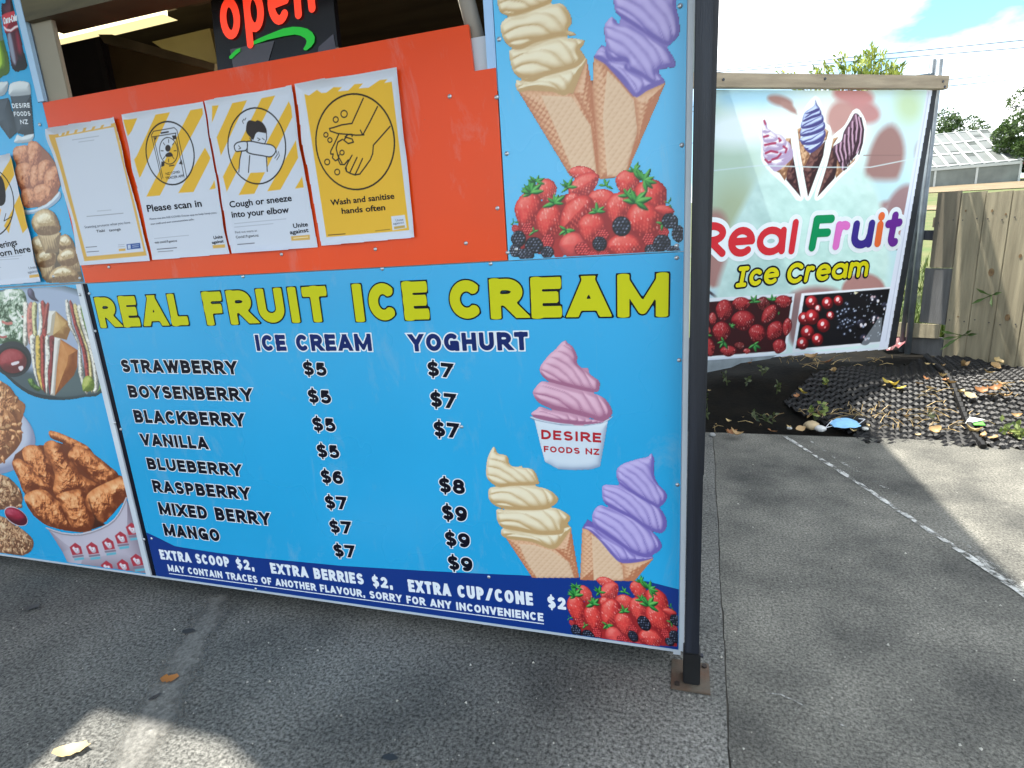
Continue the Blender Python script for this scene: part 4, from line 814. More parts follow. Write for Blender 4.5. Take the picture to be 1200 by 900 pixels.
MB().box((min(q[0][0], q[3][0]), .92, zt_ + .002), (q[1][0], .97, 2.398)).obj('housing', BEIGE, lamp)
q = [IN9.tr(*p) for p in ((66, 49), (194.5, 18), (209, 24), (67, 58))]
MB().prism([IN9.w(*p, .015) for p in q], (0, .012, 0)).obj('reflector', REFLECTOR_GLOW, lamp)
ld = bpy.data.lights.new('lamp_glow', 'AREA'); ld.shape = 'RECTANGLE'; ld.size = 1.1; ld.size_y = .12; ld.energy = 7; ld.color = (1, .9, .68)
lo_ = bpy.data.objects.new('lamp_glow', ld); COL.objects.link(lo_); lo_.parent = lamp; lo_.location = (.15, .12, -.06)
cab = thing('steel_cabinet', 'dark steel kitchen cabinet standing inside the hatch at left', 'cabinet', (.5, .8, .54))
q0, q1 = IN6.tr(64, 52), IN6.tr(119, 43); zc = (q0[1] + q1[1]) * .5
cbody = MB().box((q0[0] - .3, .6, .54), (q1[0], 1.15, zc)).obj('cabinet_body', vary('black_steel', (74, 70, 76), rough=.4, metal=.2, amt=.2, scale=3), cab, bevel=.004)
m = MB(); m.box((q1[0] - .03, .592, .6), (q1[0] - .004, .599, zc - .01)); m.obj('edge_strip', STEEL, cbody)
for k in range(5):
    m = MB(); m.box((q1[0] - .075, .5955, 1.74 + k*.03), (q1[0] - .063, .5985, 1.75 + k*.03)); m.obj('vent_slot', STEEL, cbody)
hood = thing('extractor_hood', 'brown metal extractor hood sloping down behind the counter', 'hood', (1.0, .8, 1.7))
q = [IN6.tr(*p) for p in ((120, 44), (255, 79), (262, 120), (134, 120))]
MB().prism([IN6.w(*p, -.02) for p in q], (0, .35, 0)).obj('hood_body', vary('brown_hood', (128, 104, 68), rough=.45, metal=.2, amt=.2, scale=3), hood)
q = [IN6.tr(*p) for p in ((120, 42), (136, 42), (256, 76), (255, 84), (127, 52))]
MB().prism([IN6.w(*p, -.012) for p in q], (0, -.03, 0)).obj('hood_rim', vary('hood_rim', (150, 134, 104), rough=.45, metal=.3, amt=.2), hood)
q = [IN12.tr(*p) for p in ((178, 49), (246, 33), (258, 86), (212, 72))]
o = MB().prism([IN12.w(*p) for p in q], (0, .02, 0)).obj('wall_panel', vary('olive_panel', (190, 176, 118), rough=.5, amt=.15, scale=2))
solo(o, 'plain olive panel hung on the kitchen wall behind the open sign', 'panel', loc=IN12.w(*q[2]))

# the lit sign in the hatch
SG = Plane((0, .13, 0), 0)
osign = thing('open_sign', 'black open sign with red letters and green swoosh standing in the hatch', 'sign', SG.w(*SG.tr(320, 66)))
q = [SG.tr(*p) for p in ((243, -40), (383, -75), (396, 55), (256, 92))]
MB().prism([SG.w(*p) for p in q], (0, .02, 0)).obj('sign_board', vary('black_sign_board', (30, 29, 33), rough=.18, amt=.2, scale=5), osign)
def lit(name, c, e):
    m, t, b = new_mat(name); b.inputs['Base Color'].default_value = rgba(c); b.inputs['Emission Color'].default_value = rgba(c); b.inputs['Emission Strength'].default_value = e; return m
lettering(SG, 'open', (263, 50), (372, 17), height=abs(SG.tr(263, 50)[1] - SG.tr(263, -11)[1]), wt=.088, gap=.14, slant=.12, layers=[(0, .006, None, 'lettering')], parent=osign, per_glyph=[lit('red_neon', (255, 62, 34), .22)] * 4, step=.0016)
sw = zz(240, 0, 7.5, '400,410 405,385 480,345 560,310 700,255 780,240 850,243 910,258 955,290 976,330 972,375 945,415 905,447 882,445 876,432 898,395 905,365 890,340 850,318 800,308 700,323 560,355')
band(osign, 'swoosh', lit('green_neon', (16, 168, 44), .15), SG.trs(sw), .005, SG)
sw = zz(240, 0, 7.5, '230,522 224,502 258,465 290,437 322,428 322,455 285,485 250,520'); band(osign, 'swoosh', lit('green_neon', (16, 168, 44), .15), SG.trs(sw), .005, SG)
q = [SG.tr(*p) for p in ((270, 58), (322, 48), (312, 82), (276, 90))]; band(osign, 'clear_panel', vary('grey_backing', (86, 86, 94), rough=.2, amt=.1), q, .002, SG)
q = [SG.tr(*p) for p in ((374, 55), (391, 40), (395, 62), (372, 66))]; band(osign, 'clear_panel', vary('grey_backing2', (80, 80, 90), rough=.2, amt=.1), q, .002, SG)

# ------------------------------------------------------------------ paper notices
YEL = (226, 178, 56); INK = (30, 28, 30); PW = (206, 212, 226); GREYT = (168, 174, 188)
def notice(corners, label, draw, texts, base):
    t = thing('notice', label, 'notice', FRONT.w(*FRONT.tr(*base)), 'health notices taped to the stall')
    c = FRONT.trs(corners); p = np.array(c); A = Art(FRONT, p[:, 0].min(), p[:, 0].max(), p[:, 1].min(), p[:, 1].max(), .00135, PW)
    for j in (0,): pass
    draw(A); sht = A.build('sheet', PAPER, t, .003, clip=c, curl=.022)
    for tx, a, b, h, mt in texts: small_text(FRONT, tx, a, b, h, mt, sht, .0036, bold=.022 if h > 3.2 else .006)
    return t
def ov(A, tr, cx, cy, rx, ry, deg, w, col=INK):
    A.line(tr(' '.join('%f,%f' % tuple(q) for q in ell(cx, cy, rx, ry, deg, 48))), w, col, True)
# wash hands
zt4 = lambda s: zz(250, 80, 4.0917, s); tw = P_(zt4); px4 = lambda x, y: (250 + x/4.0917, 80 + y/4.0917)
def draw_wash(A):
    A.fill(tw('440,125 462,132 500,105 522,120 545,118 580,92 620,92 600,112 650,108 680,78 720,74 700,98 748,94 800,58 838,54 822,72 858,66 942,776 545,810'), YEL)
    ov(A, tw, 683, 353, 188, 229, -4, .0042)
    for s in ('722,145 695,205 668,265', '668,265 620,272 580,285 560,290 564,302 600,314 650,318 690,322 725,320', '790,185 755,255 720,320', '850,280 770,370 767,410 755,440 730,475 705,508 682,512',
              '604,318 585,360 566,398 566,412 578,412', '628,345 650,362 675,355 668,340 640,332 628,345', '622,342 600,355 592,385 600,420 620,455', '635,330 650,318 668,318 668,328', '640,478 642,495 660,505 682,512',
              '668,418 650,450 636,480 640,492', '692,428 672,470 658,500', '718,434 700,475 684,508', '578,412 574,430 588,444 602,438 606,415', '600,436 612,462 632,462 650,440', '708,298 718,318'):
        A.line(tw(s), .0034, INK)
    for x, y, r in ((630, 220, 15), (590, 247, 12), (543, 320, 10), (562, 345, 10), (620, 405, 10), (549, 450, 12), (597, 498, 12)): ov(A, tw, x, y, r, r*1.1, 0, .003)
    A.fill(tw('855,710 920,703 930,765 862,778'), PW)
    A.fill(tw('868,760 920,752 922,764 870,772'), (190, 160, 90)); A.line(tw('780,780 850,772'), .0016, (120, 96, 40)); A.line(tw('555,800 635,794'), .0022, (80, 60, 30))
notice([(347.5, 99.5), (468, 80), (487.5, 278.5), (377.5, 288.5)], 'yellow hand washing notice, rightmost on the orange counter', draw_wash,
       [('Wash and sanitise', px4(567, 658), px4(872, 625), 6.6, INK_BLACK), ('hands often', px4(620, 698), px4(828, 680), 6.6, INK_BLACK), ('Unite', px4(878, 735), px4(914, 730), 2.6, INK_GREY), ('against', px4(866, 750), px4(918, 743), 2.4, INK_GREY)], (430, 284))
def draw_cough(A):
    for s in ('-2,182 30,178 -2,262', '95,168 165,155 40,420 20,332', '235,145 300,132 68,592 50,520', '365,160 378,186 382,236 200,602 125,608', '400,345 410,430 325,582 262,590', '430,518 437,572 395,577'): A.fill(tw(s), YEL)
    ov(A, tw, 212, 373, 138, 182, -4, .0038)
    A.fill(tw('136,400 165,372 300,380 262,430 265,498 128,505'), PW); 
    for s in ('140,396 130,440 126,498', '178,420 172,500', '258,425 262,495'): A.line(tw(s), .003, INK)
    A.fill(tw('182,322 260,300 258,362 186,368'), PW); A.line(tw('184,325 188,352 178,335'), .0022, INK); A.line(tw('258,308 259,340 250,362'), .0025, INK)
    A.fill(tw('160,300 165,262 180,250 205,256 215,250 240,262 258,292 256,312 220,306 205,318 195,345 180,330 168,318'), (52, 44, 44), 2)
    A.line(tw('215,335 228,342 218,348'), .0018, INK); A.line(tw('238,336 248,344'), .0018, INK)
    p = tw('165,352 240,362 285,370 303,395 282,424 240,420 165,402'); A.fill(p, PW, 2); A.line(smooth_poly(p), .003, INK, True)
    p = tw('164,354 122,356 104,374 112,398 130,398 162,392'); A.fill(p, PW, 2); A.line(smooth_poly(p), .003, INK, True); A.line(tw('165,352 168,402'), .0022, INK); A.line(tw('125,372 135,384 126,388'), .002, INK)
    for s in ('305,395 310,415 298,432', '316,400 320,420 308,440', '150,245 143,255 148,266', '160,240 154,250'): A.line(tw(s), .0018, INK)
    for s in ('105,745 352,722', '105,762 290,745'): A.line(tw(s), .0018, GREYT)
    A.line(tw('120,845 200,838'), .0022, (80, 80, 90)); A.fill(tw('375,806 465,798 467,822 378,827'), (212, 170, 90)); A.line(tw('388,815 456,809'), .002, (240, 226, 190))
notice([(241, 118.5), (344.5, 100.5), (373.5, 290), (274, 297.5)], 'notice with a figure coughing into an elbow, next to the yellow notice', draw_cough,
       [('Cough or sneeze', px4(84, 668), px4(381, 636), 7.2, INK_BLACK), ('into your elbow', px4(94, 716), px4(368, 692), 7.2, INK_BLACK), ('Find out more at', px4(110, 792), px4(214, 783), 2.6, INK_GREY), ('Covid19.govt.nz', px4(113, 816), px4(222, 806), 3, INK_BLACK), ('Unite', px4(388, 766), px4(458, 757), 5, INK_BLACK), ('against', px4(372, 796), px4(461, 784), 4.6, INK_BLACK)], (324, 294))
zt2 = lambda s: zz(50, 130, 4.7364, s); ts = P_(zt2); px2 = lambda x, y: (50 + x/4.7364, 130 + y/4.7364)
def draw_scan(A):
    for s in ('464,52 530,42 486,142', '632,22 712,8 545,372 518,270', '825,-3 893,-14 895,18 655,470 580,476', '905,205 938,262 842,450 757,456', '960,385 968,430 930,437'): A.fill(ts(s), YEL)
    p = ts('610,128 622,112 735,92 752,108 806,372 770,402 718,408 665,380'); 
    for s in ('665,380 608,135 620,114 735,94 750,108 805,370', '612,145 745,124', '672,372 622,150', '790,368 742,128'): A.line(ts(s), .0022, INK)
    A.line(ts('662,124 702,117'), .004, INK); ov(A, ts, 712, 235, 132, 176, -10, .0042); ov(A, ts, 704, 222, 50, 74, -6, .0024)
    A.fill(ts(' '.join('%f,%f' % tuple(q) for q in ell(700, 208, 15, 19, 0))), (52, 46, 46)); A.fill(ts('686,244 700,232 718,232 728,252 690,256'), (52, 46, 46), 2)
    for s in ('624,148 640,146 630,165', '722,138 745,136 748,156 730,160', '664,282 682,282 680,305 662,312', '760,295 775,270 782,298'): A.fill(ts(s), (52, 46, 46))
    for k in range(8):
        an = math.pi*k/4; c, s_ = math.cos(an), math.sin(an); A.line(ts('%f,%f %f,%f' % (704 + c*30, 222 + s_*46, 704 + c*42, 222 + s_*62)), .0022, INK)
    A.line(ts('708,306 734,302'), .003, INK)
    for s in ('600,602 972,566', '606,630 845,603', '625,708 815,690'): A.line(ts(s), .0018, GREYT)
    A.line(ts('640,768 748,759'), .0022, (70, 70, 80)); A.line(ts('645,782 728,776'), .0018, (110, 110, 120)); A.fill(ts('947,745 1016,740 1018,758 950,763'), (212, 170, 90))
notice([(146, 134.5), (239.5, 119), (271.5, 297.5), (180.5, 305)], 'notice showing a phone in a circle, third from the right', draw_scan,
       [('Please scan in', px2(588, 560), px2(890, 530), 7.8, INK_BLACK), ('NZ COVID', px2(690, 357), px2(768, 345), 3, INK_BLACK), ('TRACER APP', px2(688, 381), px2(790, 367), 3, INK_BLACK), ('Please use the NZ COVID Tracer app to help keep you,', px2(600, 605), px2(970, 569), 2.2, INK_GREY), ('our staff and our communities safe.', px2(606, 633), px2(846, 606), 2.2, INK_GREY),
        ('visit covid19.govt.nz', px2(628, 737), px2(752, 726), 2.8, INK_BLACK), ('Unite', px2(955, 712), px2(1005, 705), 3.6, INK_BLACK), ('against', px2(945, 738), px2(1010, 729), 3.4, INK_BLACK)], (226, 301))
def draw_code(A):
    O = (214, 172, 92)
    A.fill(ts('60,135 415,66 584,802 240,834'), O); A.fill(ts('78,150 400,90 566,780 250,808'), PW); A.fill(ts('96,140 385,84 384,62 92,118'), PW)
    for x, y in ((145, 123), (190, 115), (238, 105), (287, 97), (335, 88), (118, 132)): A.fill(ts('%f,%f %f,%f %f,%f %f,%f' % (x-14, y+11, x-2, y-8, x+14, y-11, x+2, y+8)), O)
    A.line(ts('170,162 316,140'), .0022, GREYT); A.line(ts('205,174 290,162'), .002, GREYT); A.line(ts('308,556 385,550'), .002, GREYT); A.line(ts('250,586 452,568'), .0016, (120, 124, 136))
    for s in ('245,757 305,752', '250,783 316,778'): A.line(ts(s), .002, (90, 92, 104))
    for s in ('424,744 458,741', '424,755 460,752'): A.line(ts(s), .002, GREYT)
    A.fill(ts('427,766 464,763 465,776 428,779'), O); A.fill(ts('470,740 545,732 549,762 474,770'), (52, 84, 150)); A.fill(ts('476,744 492,742 494,764 478,766'), (190, 200, 220)); A.line(ts('502,746 538,742'), .0016, (190, 200, 220)); A.line(ts('503,756 538,752'), .0016, (190, 200, 220))
notice([(59.5, 152), (136.5, 137.5), (178.5, 306), (98, 311)], 'narrow notice with an orange border, leftmost on the orange counter', draw_code,
       [('Scanning protects what you love', px2(240, 652), px2(493, 625), 3, INK_GREY), ('Tiaki', px2(305, 676), px2(352, 670), 3.2, INK_BLACK), ('taonga', px2(375, 670), px2(440, 662), 3.2, INK_BLACK)], (138, 308))
zt1 = lambda s: zz(0, 80, 3.4636, s); tm = P_(zt1); px1 = lambda x, y: (x/3.4636, 80 + y/3.4636)
def draw_mask(A):
    for s in ('-60,395 -10,385 -60,480', '20,412 62,345 64,430 -40,620 -90,620', '60,560 90,500 122,640 96,670', '20,640 62,560 40,670', '-120,400 -60,390 -160,600'): A.fill(tm(s), YEL)
    ov(A, tm, -40, 545, 100, 140, -4, .0042)
    A.fill(tm('-60,500 -40,440 0,432 22,470 26,540 0,560 -50,540'), (44, 40, 42), 3); A.fill(tm('-70,545 -20,550 8,575 -10,620 -60,620'), YEL, 2); A.line(tm('28,590 20,620 52,602'), .0026, INK)
    for s in ('-60,775 92,760', '-60,782 80,772', '-20,812 8,808'): A.line(tm(s), .002, GREYT)
    A.fill(tm('122,840 166,834 168,846 124,851'), (212, 170, 90))
notice([(-52, 194), (16.5, 180), (52.5, 330), (-30, 337)], 'face covering notice on the blue snack board, cut by the frame', draw_mask,
       [('Face coverings', (-27, 296.5), px1(76, 716), 7, INK_BLACK), ('must be worn here', (-38, 307), px1(130, 744), 7, INK_BLACK), ('Unite', px1(122, 816), px1(156, 811), 3, INK_GREY), ('against', px1(118, 833), px1(160, 827), 3, INK_GREY)], (20, 334))

# ------------------------------------------------------------------ black corner post on its rusty foot
POSTM = vary('black_post_paint', (20, 23, 31), rough=.36, amt=.5, scale=7, stretch=(5, 5, .22), bump=.2, bscale=70, rvar=.16, col2=(42, 46, 56), spec=.35)
post = thing('corner_post', 'black steel post at the stall corner on a rusty foot plate', 'post', (1.953, -.03, 0))
MB().box((1.9352, -.062, .0), (1.9722, -.022, 2.55)).obj('upright', POSTM, post, bevel=.002)
m = MB(); m.prism([(1.9722, -.050, .62), (1.9745, -.050, .62), (1.9885, -.050, 2.55), (1.9722, -.050, 2.55)], (0, .03, 0)); m.obj('side_flange', vary('flange_paint', (30, 33, 42), rough=.5, amt=.3, scale=5), post)
MB().box((1.9315, -.066, .006), (1.9765, -.018, .105)).obj('sleeve', vary('sleeve_paint', (20, 21, 24), rough=.5, amt=.3, scale=9), post, bevel=.003)
fplate = MB().box((1.900, -.088, .001), (2.003, .028, .0062)).obj('foot_plate', vary('rusty_plate', (84, 80, 70), rough=.75, amt=.3, scale=14, bump=.3, bscale=80, col2=(88, 62, 44)), post, bevel=.001)
for x, y in ((1.916, -.072), (1.990, .012)):
    m = MB(); m.tube([(x, y, .0062), (x, y, .012)], .0075, 6); m.obj('anchor_bolt', vary('rust_bolt', (48, 38, 32), rough=.7, amt=.3, scale=30), fplate)
m = MB(); m.tube([(1.9765, -.04, .085), (1.984, -.04, .085)], .006, 6); m.obj('grub_screw', DSTEEL, post)
# ------------------------------------------------------------------ ground
def concrete(name, c1, c2, speck, sscale, rough=.85, stain=1.6, bump=.25):
    m, t, b = new_mat(name); N = t.nodes.new; K = t.links.new
    tc = N('ShaderNodeTexCoord'); g = tc.outputs['Object']
    a = N('ShaderNodeTexNoise'); a.inputs['Scale'].default_value = stain; a.inputs['Detail'].default_value = 8; a.inputs['Roughness'].default_value = .62; K(g, a.inputs['Vector'])
    r = N('ShaderNodeValToRGB'); r.color_ramp.elements[0].position = .32; r.color_ramp.elements[1].position = .68
    r.color_ramp.elements[0].color = rgba(c1); r.color_ramp.elements[1].color = rgba(c2); K(a.outputs['Fac'], r.inputs['Fac'])
    v = N('ShaderNodeTexNoise'); v.inputs['Scale'].default_value = sscale; v.inputs['Detail'].default_value = 3; v.inputs['Roughness'].default_value = .75; K(g, v.inputs['Vector'])
    r2 = N('ShaderNodeValToRGB'); r2.color_ramp.elements[0].position = .36; r2.color_ramp.elements[1].position = .66
    r2.color_ramp.elements[0].color = (1-speck,)*3 + (1,); r2.color_ramp.elements[1].color = (1+speck*1.5,)*3 + (1,); K(v.outputs['Fac'], r2.inputs['Fac'])
    mx = N('ShaderNodeMixRGB'); mx.blend_type = 'MULTIPLY'; mx.inputs[0].default_value = 1; K(r.outputs['Color'], mx.inputs[1]); K(r2.outputs['Color'], mx.inputs[2])
    v3 = N('ShaderNodeTexVoronoi'); v3.inputs['Scale'].default_value = sscale*.55; K(g, v3.inputs['Vector'])
    r3 = N('ShaderNodeValToRGB'); r3.color_ramp.elements[0].position = .05; r3.color_ramp.elements[1].position = .2; r3.color_ramp.elements[0].color = (1.9, 1.9, 1.85, 1); r3.color_ramp.elements[1].color = (1, 1, 1, 1); K(v3.outputs['Distance'], r3.inputs['Fac'])
    mk = N('ShaderNodeTexNoise'); mk.inputs['Scale'].default_value = sscale*.3; K(g, mk.inputs['Vector'])
    rk = N('ShaderNodeValToRGB'); rk.color_ramp.elements[0].position = .52; rk.color_ramp.elements[1].position = .62; K(mk.outputs['Fac'], rk.inputs['Fac'])
    m3 = N('ShaderNodeMixRGB'); m3.blend_type = 'MULTIPLY'; K(rk.outputs['Color'], m3.inputs[0]); K(mx.outputs['Color'], m3.inputs[1]); K(r3.outputs['Color'], m3.inputs[2])
    K(m3.outputs['Color'], b.inputs['Base Color']); b.inputs['Roughness'].default_value = rough; b.inputs['Specular IOR Level'].default_value = .3
    bp = N('ShaderNodeBump'); bp.inputs['Strength'].default_value = bump; bp.inputs['Distance'].default_value = .004; K(v.outputs['Fac'], bp.inputs['Height']); K(bp.outputs['Normal'], b.inputs['Normal'])
    return m
ROUGH_C = concrete('rough_concrete', (64, 65, 63), (110, 109, 104), .66, 105, bump=.45, stain=1.5)
SMOOTH_C = concrete('slab_concrete', (63, 63, 60), (114, 112, 104), .5, 120, bump=.25, stain=2.4)
def sheet(name, pts, mat, kind='structure'):
    m = bpy.data.meshes.new(name); m.from_pydata([tuple(p) for p in pts], [], [tuple(range(len(pts)))]); m.update()
    o = link(name, m, mat); o['kind'] = kind; return o
joint = [ground(*p) for p in ((855, 900), (850, 800), (843, 660), (838, 560), (834, 505))]
xj = lambda y: 2.035 + (2.0915 - 2.035) * (y + .30) / 1.69
EDGE = 2.10
ys_ = [-40.] + list(np.arange(-3, EDGE, .04)) + [EDGE]; jit_ = [(xj(y), random.uniform(-.0016, .0016) + .002*math.sin(y*9), abs(random.gauss(0, .0014))) for y in ys_]
sheet('pavement', [(-40, -40, 0)] + [(a + b, y, 0) for (a, b, c), y in zip(jit_, ys_)] + [(-40, EDGE, 0)], ROUGH_C)
sheet('concrete_slab', [(a + b + .0024 + c, y, .0005) for (a, b, c), y in zip(jit_, ys_)] + [(40, EDGE, .0005), (40, -40, .0005)], SMOOTH_C)
SOIL = vary('dark_soil', (84, 82, 76), rough=.95, amt=.3, scale=9, bump=.6, bscale=50)
sheet('joint_bed', [(xj(-40) - .006, -40, -.004), (xj(-40) + .014, -40, -.004), (xj(EDGE) + .014, EDGE, -.004), (xj(EDGE) - .006, EDGE, -.004)], SOIL)
m = MB(); m.box((-40, EDGE - .002, -.12), (40, EDGE, .0)); o = m.obj('slab_edge', SMOOTH_C); o['kind'] = 'structure'
# a trowelled strip of cement on the rough paving and the worn white line on the slab
def strip_path(name, pts, wid, mat, z, n=40, jit=.25):
    P = [np.array(p[:2]) for p in pts]; L_ = []; 
    for i in range(n + 1):
        t = i / n * (len(P) - 1); k = min(int(t), len(P) - 2); p = P[k] + (P[k+1] - P[k]) * (t - k); d = (P[k+1] - P[k]); d /= np.hypot(*d); nn = np.array([-d[1], d[0]])
        w_ = wid[0] + (wid[1] - wid[0]) * i / n
        L_.append((p + nn * w_ * .5 * (1 + random.uniform(-jit, jit)), p - nn * w_ * .5 * (1 + random.uniform(-jit, jit))))
    v = []; f = []
    for a, b in L_: v += [(a[0], a[1], z), (b[0], b[1], z)]
    for i in range(n): f.append((2*i, 2*i+1, 2*i+3, 2*i+2))
    m = bpy.data.meshes.new(name); m.from_pydata(v, [], f); m.update(); o = link(name, m, mat); o['kind'] = 'structure'; return o
CEM = concrete('smooth_cement', (92, 92, 89), (122, 120, 114), .3, 80, bump=.2)
def worn(m, lo, hi, scale, edge=False):
    t = m.node_tree; b = t.nodes['Principled BSDF']; N = t.nodes.new; K = t.links.new
    tc = N('ShaderNodeTexCoord'); no = N('ShaderNodeTexNoise'); no.inputs['Scale'].default_value = scale; no.inputs['Detail'].default_value = 6; no.inputs['Roughness'].default_value = .7
    K(tc.outputs['Object'], no.inputs['Vector']); fac = no.outputs['Fac']
    if edge:
        at = N('ShaderNodeAttribute'); at.attribute_name = 'cover'; ad = N('ShaderNodeMath'); ad.operation = 'MULTIPLY_ADD'; K(at.outputs['Fac'], ad.inputs[0]); ad.inputs[1].default_value = .5; K(fac, ad.inputs[2])
        fac = ad.outputs[0]
    r = N('ShaderNodeValToRGB'); r.color_ramp.elements[0].position = lo; r.color_ramp.elements[1].position = hi
    K(fac, r.inputs['Fac']); K(r.outputs['Color'], b.inputs['Alpha'])
worn(CEM, .66, .95, 7, True)
def soft_strip(name, pts, wids, mat, z, n=60, across=8):
    P = [np.array(p[:2]) for p in pts]; v = []; f = []; cv = []
    for i in range(n + 1):
        t = i / n * (len(P) - 1); k = min(int(t), len(P) - 2); p = P[k] + (P[k+1] - P[k]) * (t - k); d = P[min(k+2, len(P)-1)] - P[max(k-1, 0)]; d /= np.hypot(*d); nn = np.array([-d[1], d[0]]); w_ = wids[0] + (wids[1]-wids[0])*i/n
        for j in range(across + 1):
            s_ = j/across*2 - 1; q = p + nn*w_*.5*s_; v.append((q[0], q[1], z)); cv.append((1 - abs(s_)**1.6) * min(1, i/4, (n-i)/4))
    for i in range(n):
        for j in range(across): a = i*(across+1)+j; f.append((a, a+1, a+across+2, a+across+1))
    m = bpy.data.meshes.new(name); m.from_pydata(v, [], f); m.update(); at = m.attributes.new('cover', 'FLOAT', 'POINT'); at.data.foreach_set('value', cv)
    o = link(name, m, mat); o['kind'] = 'structure'; return o
soft_strip('cement_strip', [ground(266, 688), ground(232, 745), ground(205, 800), ground(150, 905), ground(90, 1000)], (.13, .24), CEM, .004)
PAINT = vary('worn_paint', (196, 196, 190), rough=.8, amt=.2, scale=20); worn(PAINT, .43, .56, 26)
PAINT2 = vary('faded_paint', (170, 170, 164), rough=.8, amt=.2, scale=20); worn(PAINT2, .50, .62, 22)
strip_path('painted_line', [ground(920, 512), ground(1000, 563), ground(1060, 603), ground(1130, 650), ground(1200, 697), ground(1330, 785)], (.022, .03), PAINT, .004, jit=.3)
strip_path('painted_line', [ground(946, 515), ground(990, 545), ground(1050, 580)], (.014, .02), PAINT2, .004, jit=.4)
strip_path('painted_line', [ground(1120, 632), ground(1160, 662), ground(1215, 700)], (.03, .05), PAINT2, .0045, jit=.5)
strip_path('scratch_mark', [ground(884, 812), ground(915, 815), ground(950, 832), ground(996, 856)], (.004, .004), PAINT2, .004, jit=.5)

# garden bed, paddock and far rise
def bank_z(x, y):
    t = np.clip((y - EDGE) / .9, 0, 1); return -.02 + .19 * t * t * (3 - 2*t) + .02 * np.sin(x*3.1 + y*1.7) * t - .06 * np.clip(x - 3.6, 0, 1) * t
def grid_sheet(name, xs, ys, zf, mat, kind='structure', smooth=True):
    v = [(x, y, float(zf(x, y))) for y in ys for x in xs]; nx = len(xs)
    f = [(j*nx+i, j*nx+i+1, (j+1)*nx+i+1, (j+1)*nx+i) for j in range(len(ys)-1) for i in range(nx-1)]
    m = bpy.data.meshes.new(name); m.from_pydata(v, [], f); m.update()
    if smooth: m.polygons.foreach_set('use_smooth', [True]*len(m.polygons))
    o = link(name, m, mat); o['kind'] = kind; return o
WEED = vary('black_weed_mat', (9, 10, 9), rough=.95, spec=.12, amt=.3, scale=7, bump=.6, bscale=45, col2=(24, 21, 16))
grid_sheet('garden_bed', np.linspace(1.93, 7, 90), np.linspace(EDGE, 4.6, 50), lambda x, y: bank_z(x, y) + .012*math.sin(x*9)*math.sin(y*11) - .012, WEED)
def field_z(x, y):
    d = max(0, y - 4.6); return .10 + (.0905 * d if d < 36 else .0905*36 + .035*(d-36)) + .02*math.sin(x*1.3)*min(1, d)
GRASS = vary('paddock_grass', (66, 86, 32), rough=.9, amt=.2, scale=1.5, bump=.6, bscale=60, col2=(96, 94, 54))
grid_sheet('paddock', np.concatenate([np.linspace(-60, 0, 8), np.linspace(2, 16, 20), np.linspace(18, 120, 25)]), np.concatenate([np.linspace(4.6, 14, 20), np.linspace(16, 160, 30)]), field_z, GRASS)
# dirt track across the paddock below the glasshouse
def field_hit(px, py):
    d = ray(px, py); t = 3.
    while t < 200:
        p = CAM + d*t
        if p[1] > 4.6 and p[2] < field_z(p[0], p[1]): return p
        t += .05
    return CAM + d*60
DIRT = vary('dirt_track', (122, 106, 80), rough=.95, amt=.15, scale=1.2)
def draped(name, px_lo, px_hi, mat, lift=.03, n=14):
    v = []; f = []
    for i in range(n+1):
        t = i/n
        for (p0, p1) in (px_lo, px_hi):
            p = field_hit(p0[0] + (p1[0]-p0[0])*t, p0[1] + (p1[1]-p0[1])*t); v.append((p[0], p[1], field_z(p[0], p[1]) + lift))
    for i in range(n): f.append((2*i, 2*i+1, 2*i+3, 2*i+2))
    m = bpy.data.meshes.new(name); m.from_pydata(v, [], f); m.update(); o = link(name, m, mat); o['kind'] = 'structure'; return o
draped('dirt_track', ((1040, 229), (1330, 214)), ((1040, 221), (1330, 206)), DIRT)
draped('gravel_path', ((1070, 247), (1130, 247)), ((1070, 242), (1130, 242)), DIRT)

# ------------------------------------------------------------------ banner with its timber rail and pipes
ban = thing('banner', 'printed vinyl banner advertising real fruit ice cream hung under a timber rail', 'banner', BANNER.w(.85, .25))
tb = lambda pts: BANNER.trs(pts)
qTL, qTR, qBR, qBL = BANNER.tr(826, 105), BANNER.tr(1093, 105.5), BANNER.tr(1040.5, 409.5), BANNER.tr(826, 424.5)
quad = [qBL, qBR, qTR, qTL]; qp = np.array(quad)
A = Art(BANNER, qp[:, 0].min() - .08, qp[:, 0].max(), qp[:, 1].min(), qp[:, 1].max(), .0048, (196, 226, 226))
B = lambda s: tb(zz(0, 0, 1, s))
def be(cx, cy, rx, ry, deg, col, soft=.05, op=1.0): A.fill(tb([(x, y) for x, y in ell(cx, cy, rx, ry, deg)]), col, soft=soft, op=op)
be(845, 215, 45, 90, 0, (176, 204, 184), .25); be(860, 262, 30, 45, 0, (168, 184, 150), .2); be(900, 118, 60, 18, 5, (160, 208, 232), .1); be(870, 150, 50, 22, -8, (226, 240, 244), .12); be(960, 150, 60, 40, 0, (228, 240, 238), .2)
be(1060, 160, 40, 60, 0, (190, 222, 232), .2); be(1065, 125, 16, 20, 0, (182, 208, 168), .14); be(1045, 250, 40, 60, 0, (176, 214, 226), .2); be(1010, 130, 22, 14, 20, (186, 128, 128), .05); be(1000, 112, 24, 12, 10, (196, 130, 130), .05)
be(986, 140, 17, 22, 0, (190, 140, 134), .05); be(914, 118, 15, 6, 14, (160, 118, 110), .03); A.fill(B('915,118 928,122 934,134 918,126'), (170, 128, 120), 2, soft=.02)
A.fill(B('1020,175 1030,155 1045,146 1056,158 1060,180 1054,205 1046,211 1018,210 1012,208 1016,190'), (152, 112, 108), 3, soft=.06)
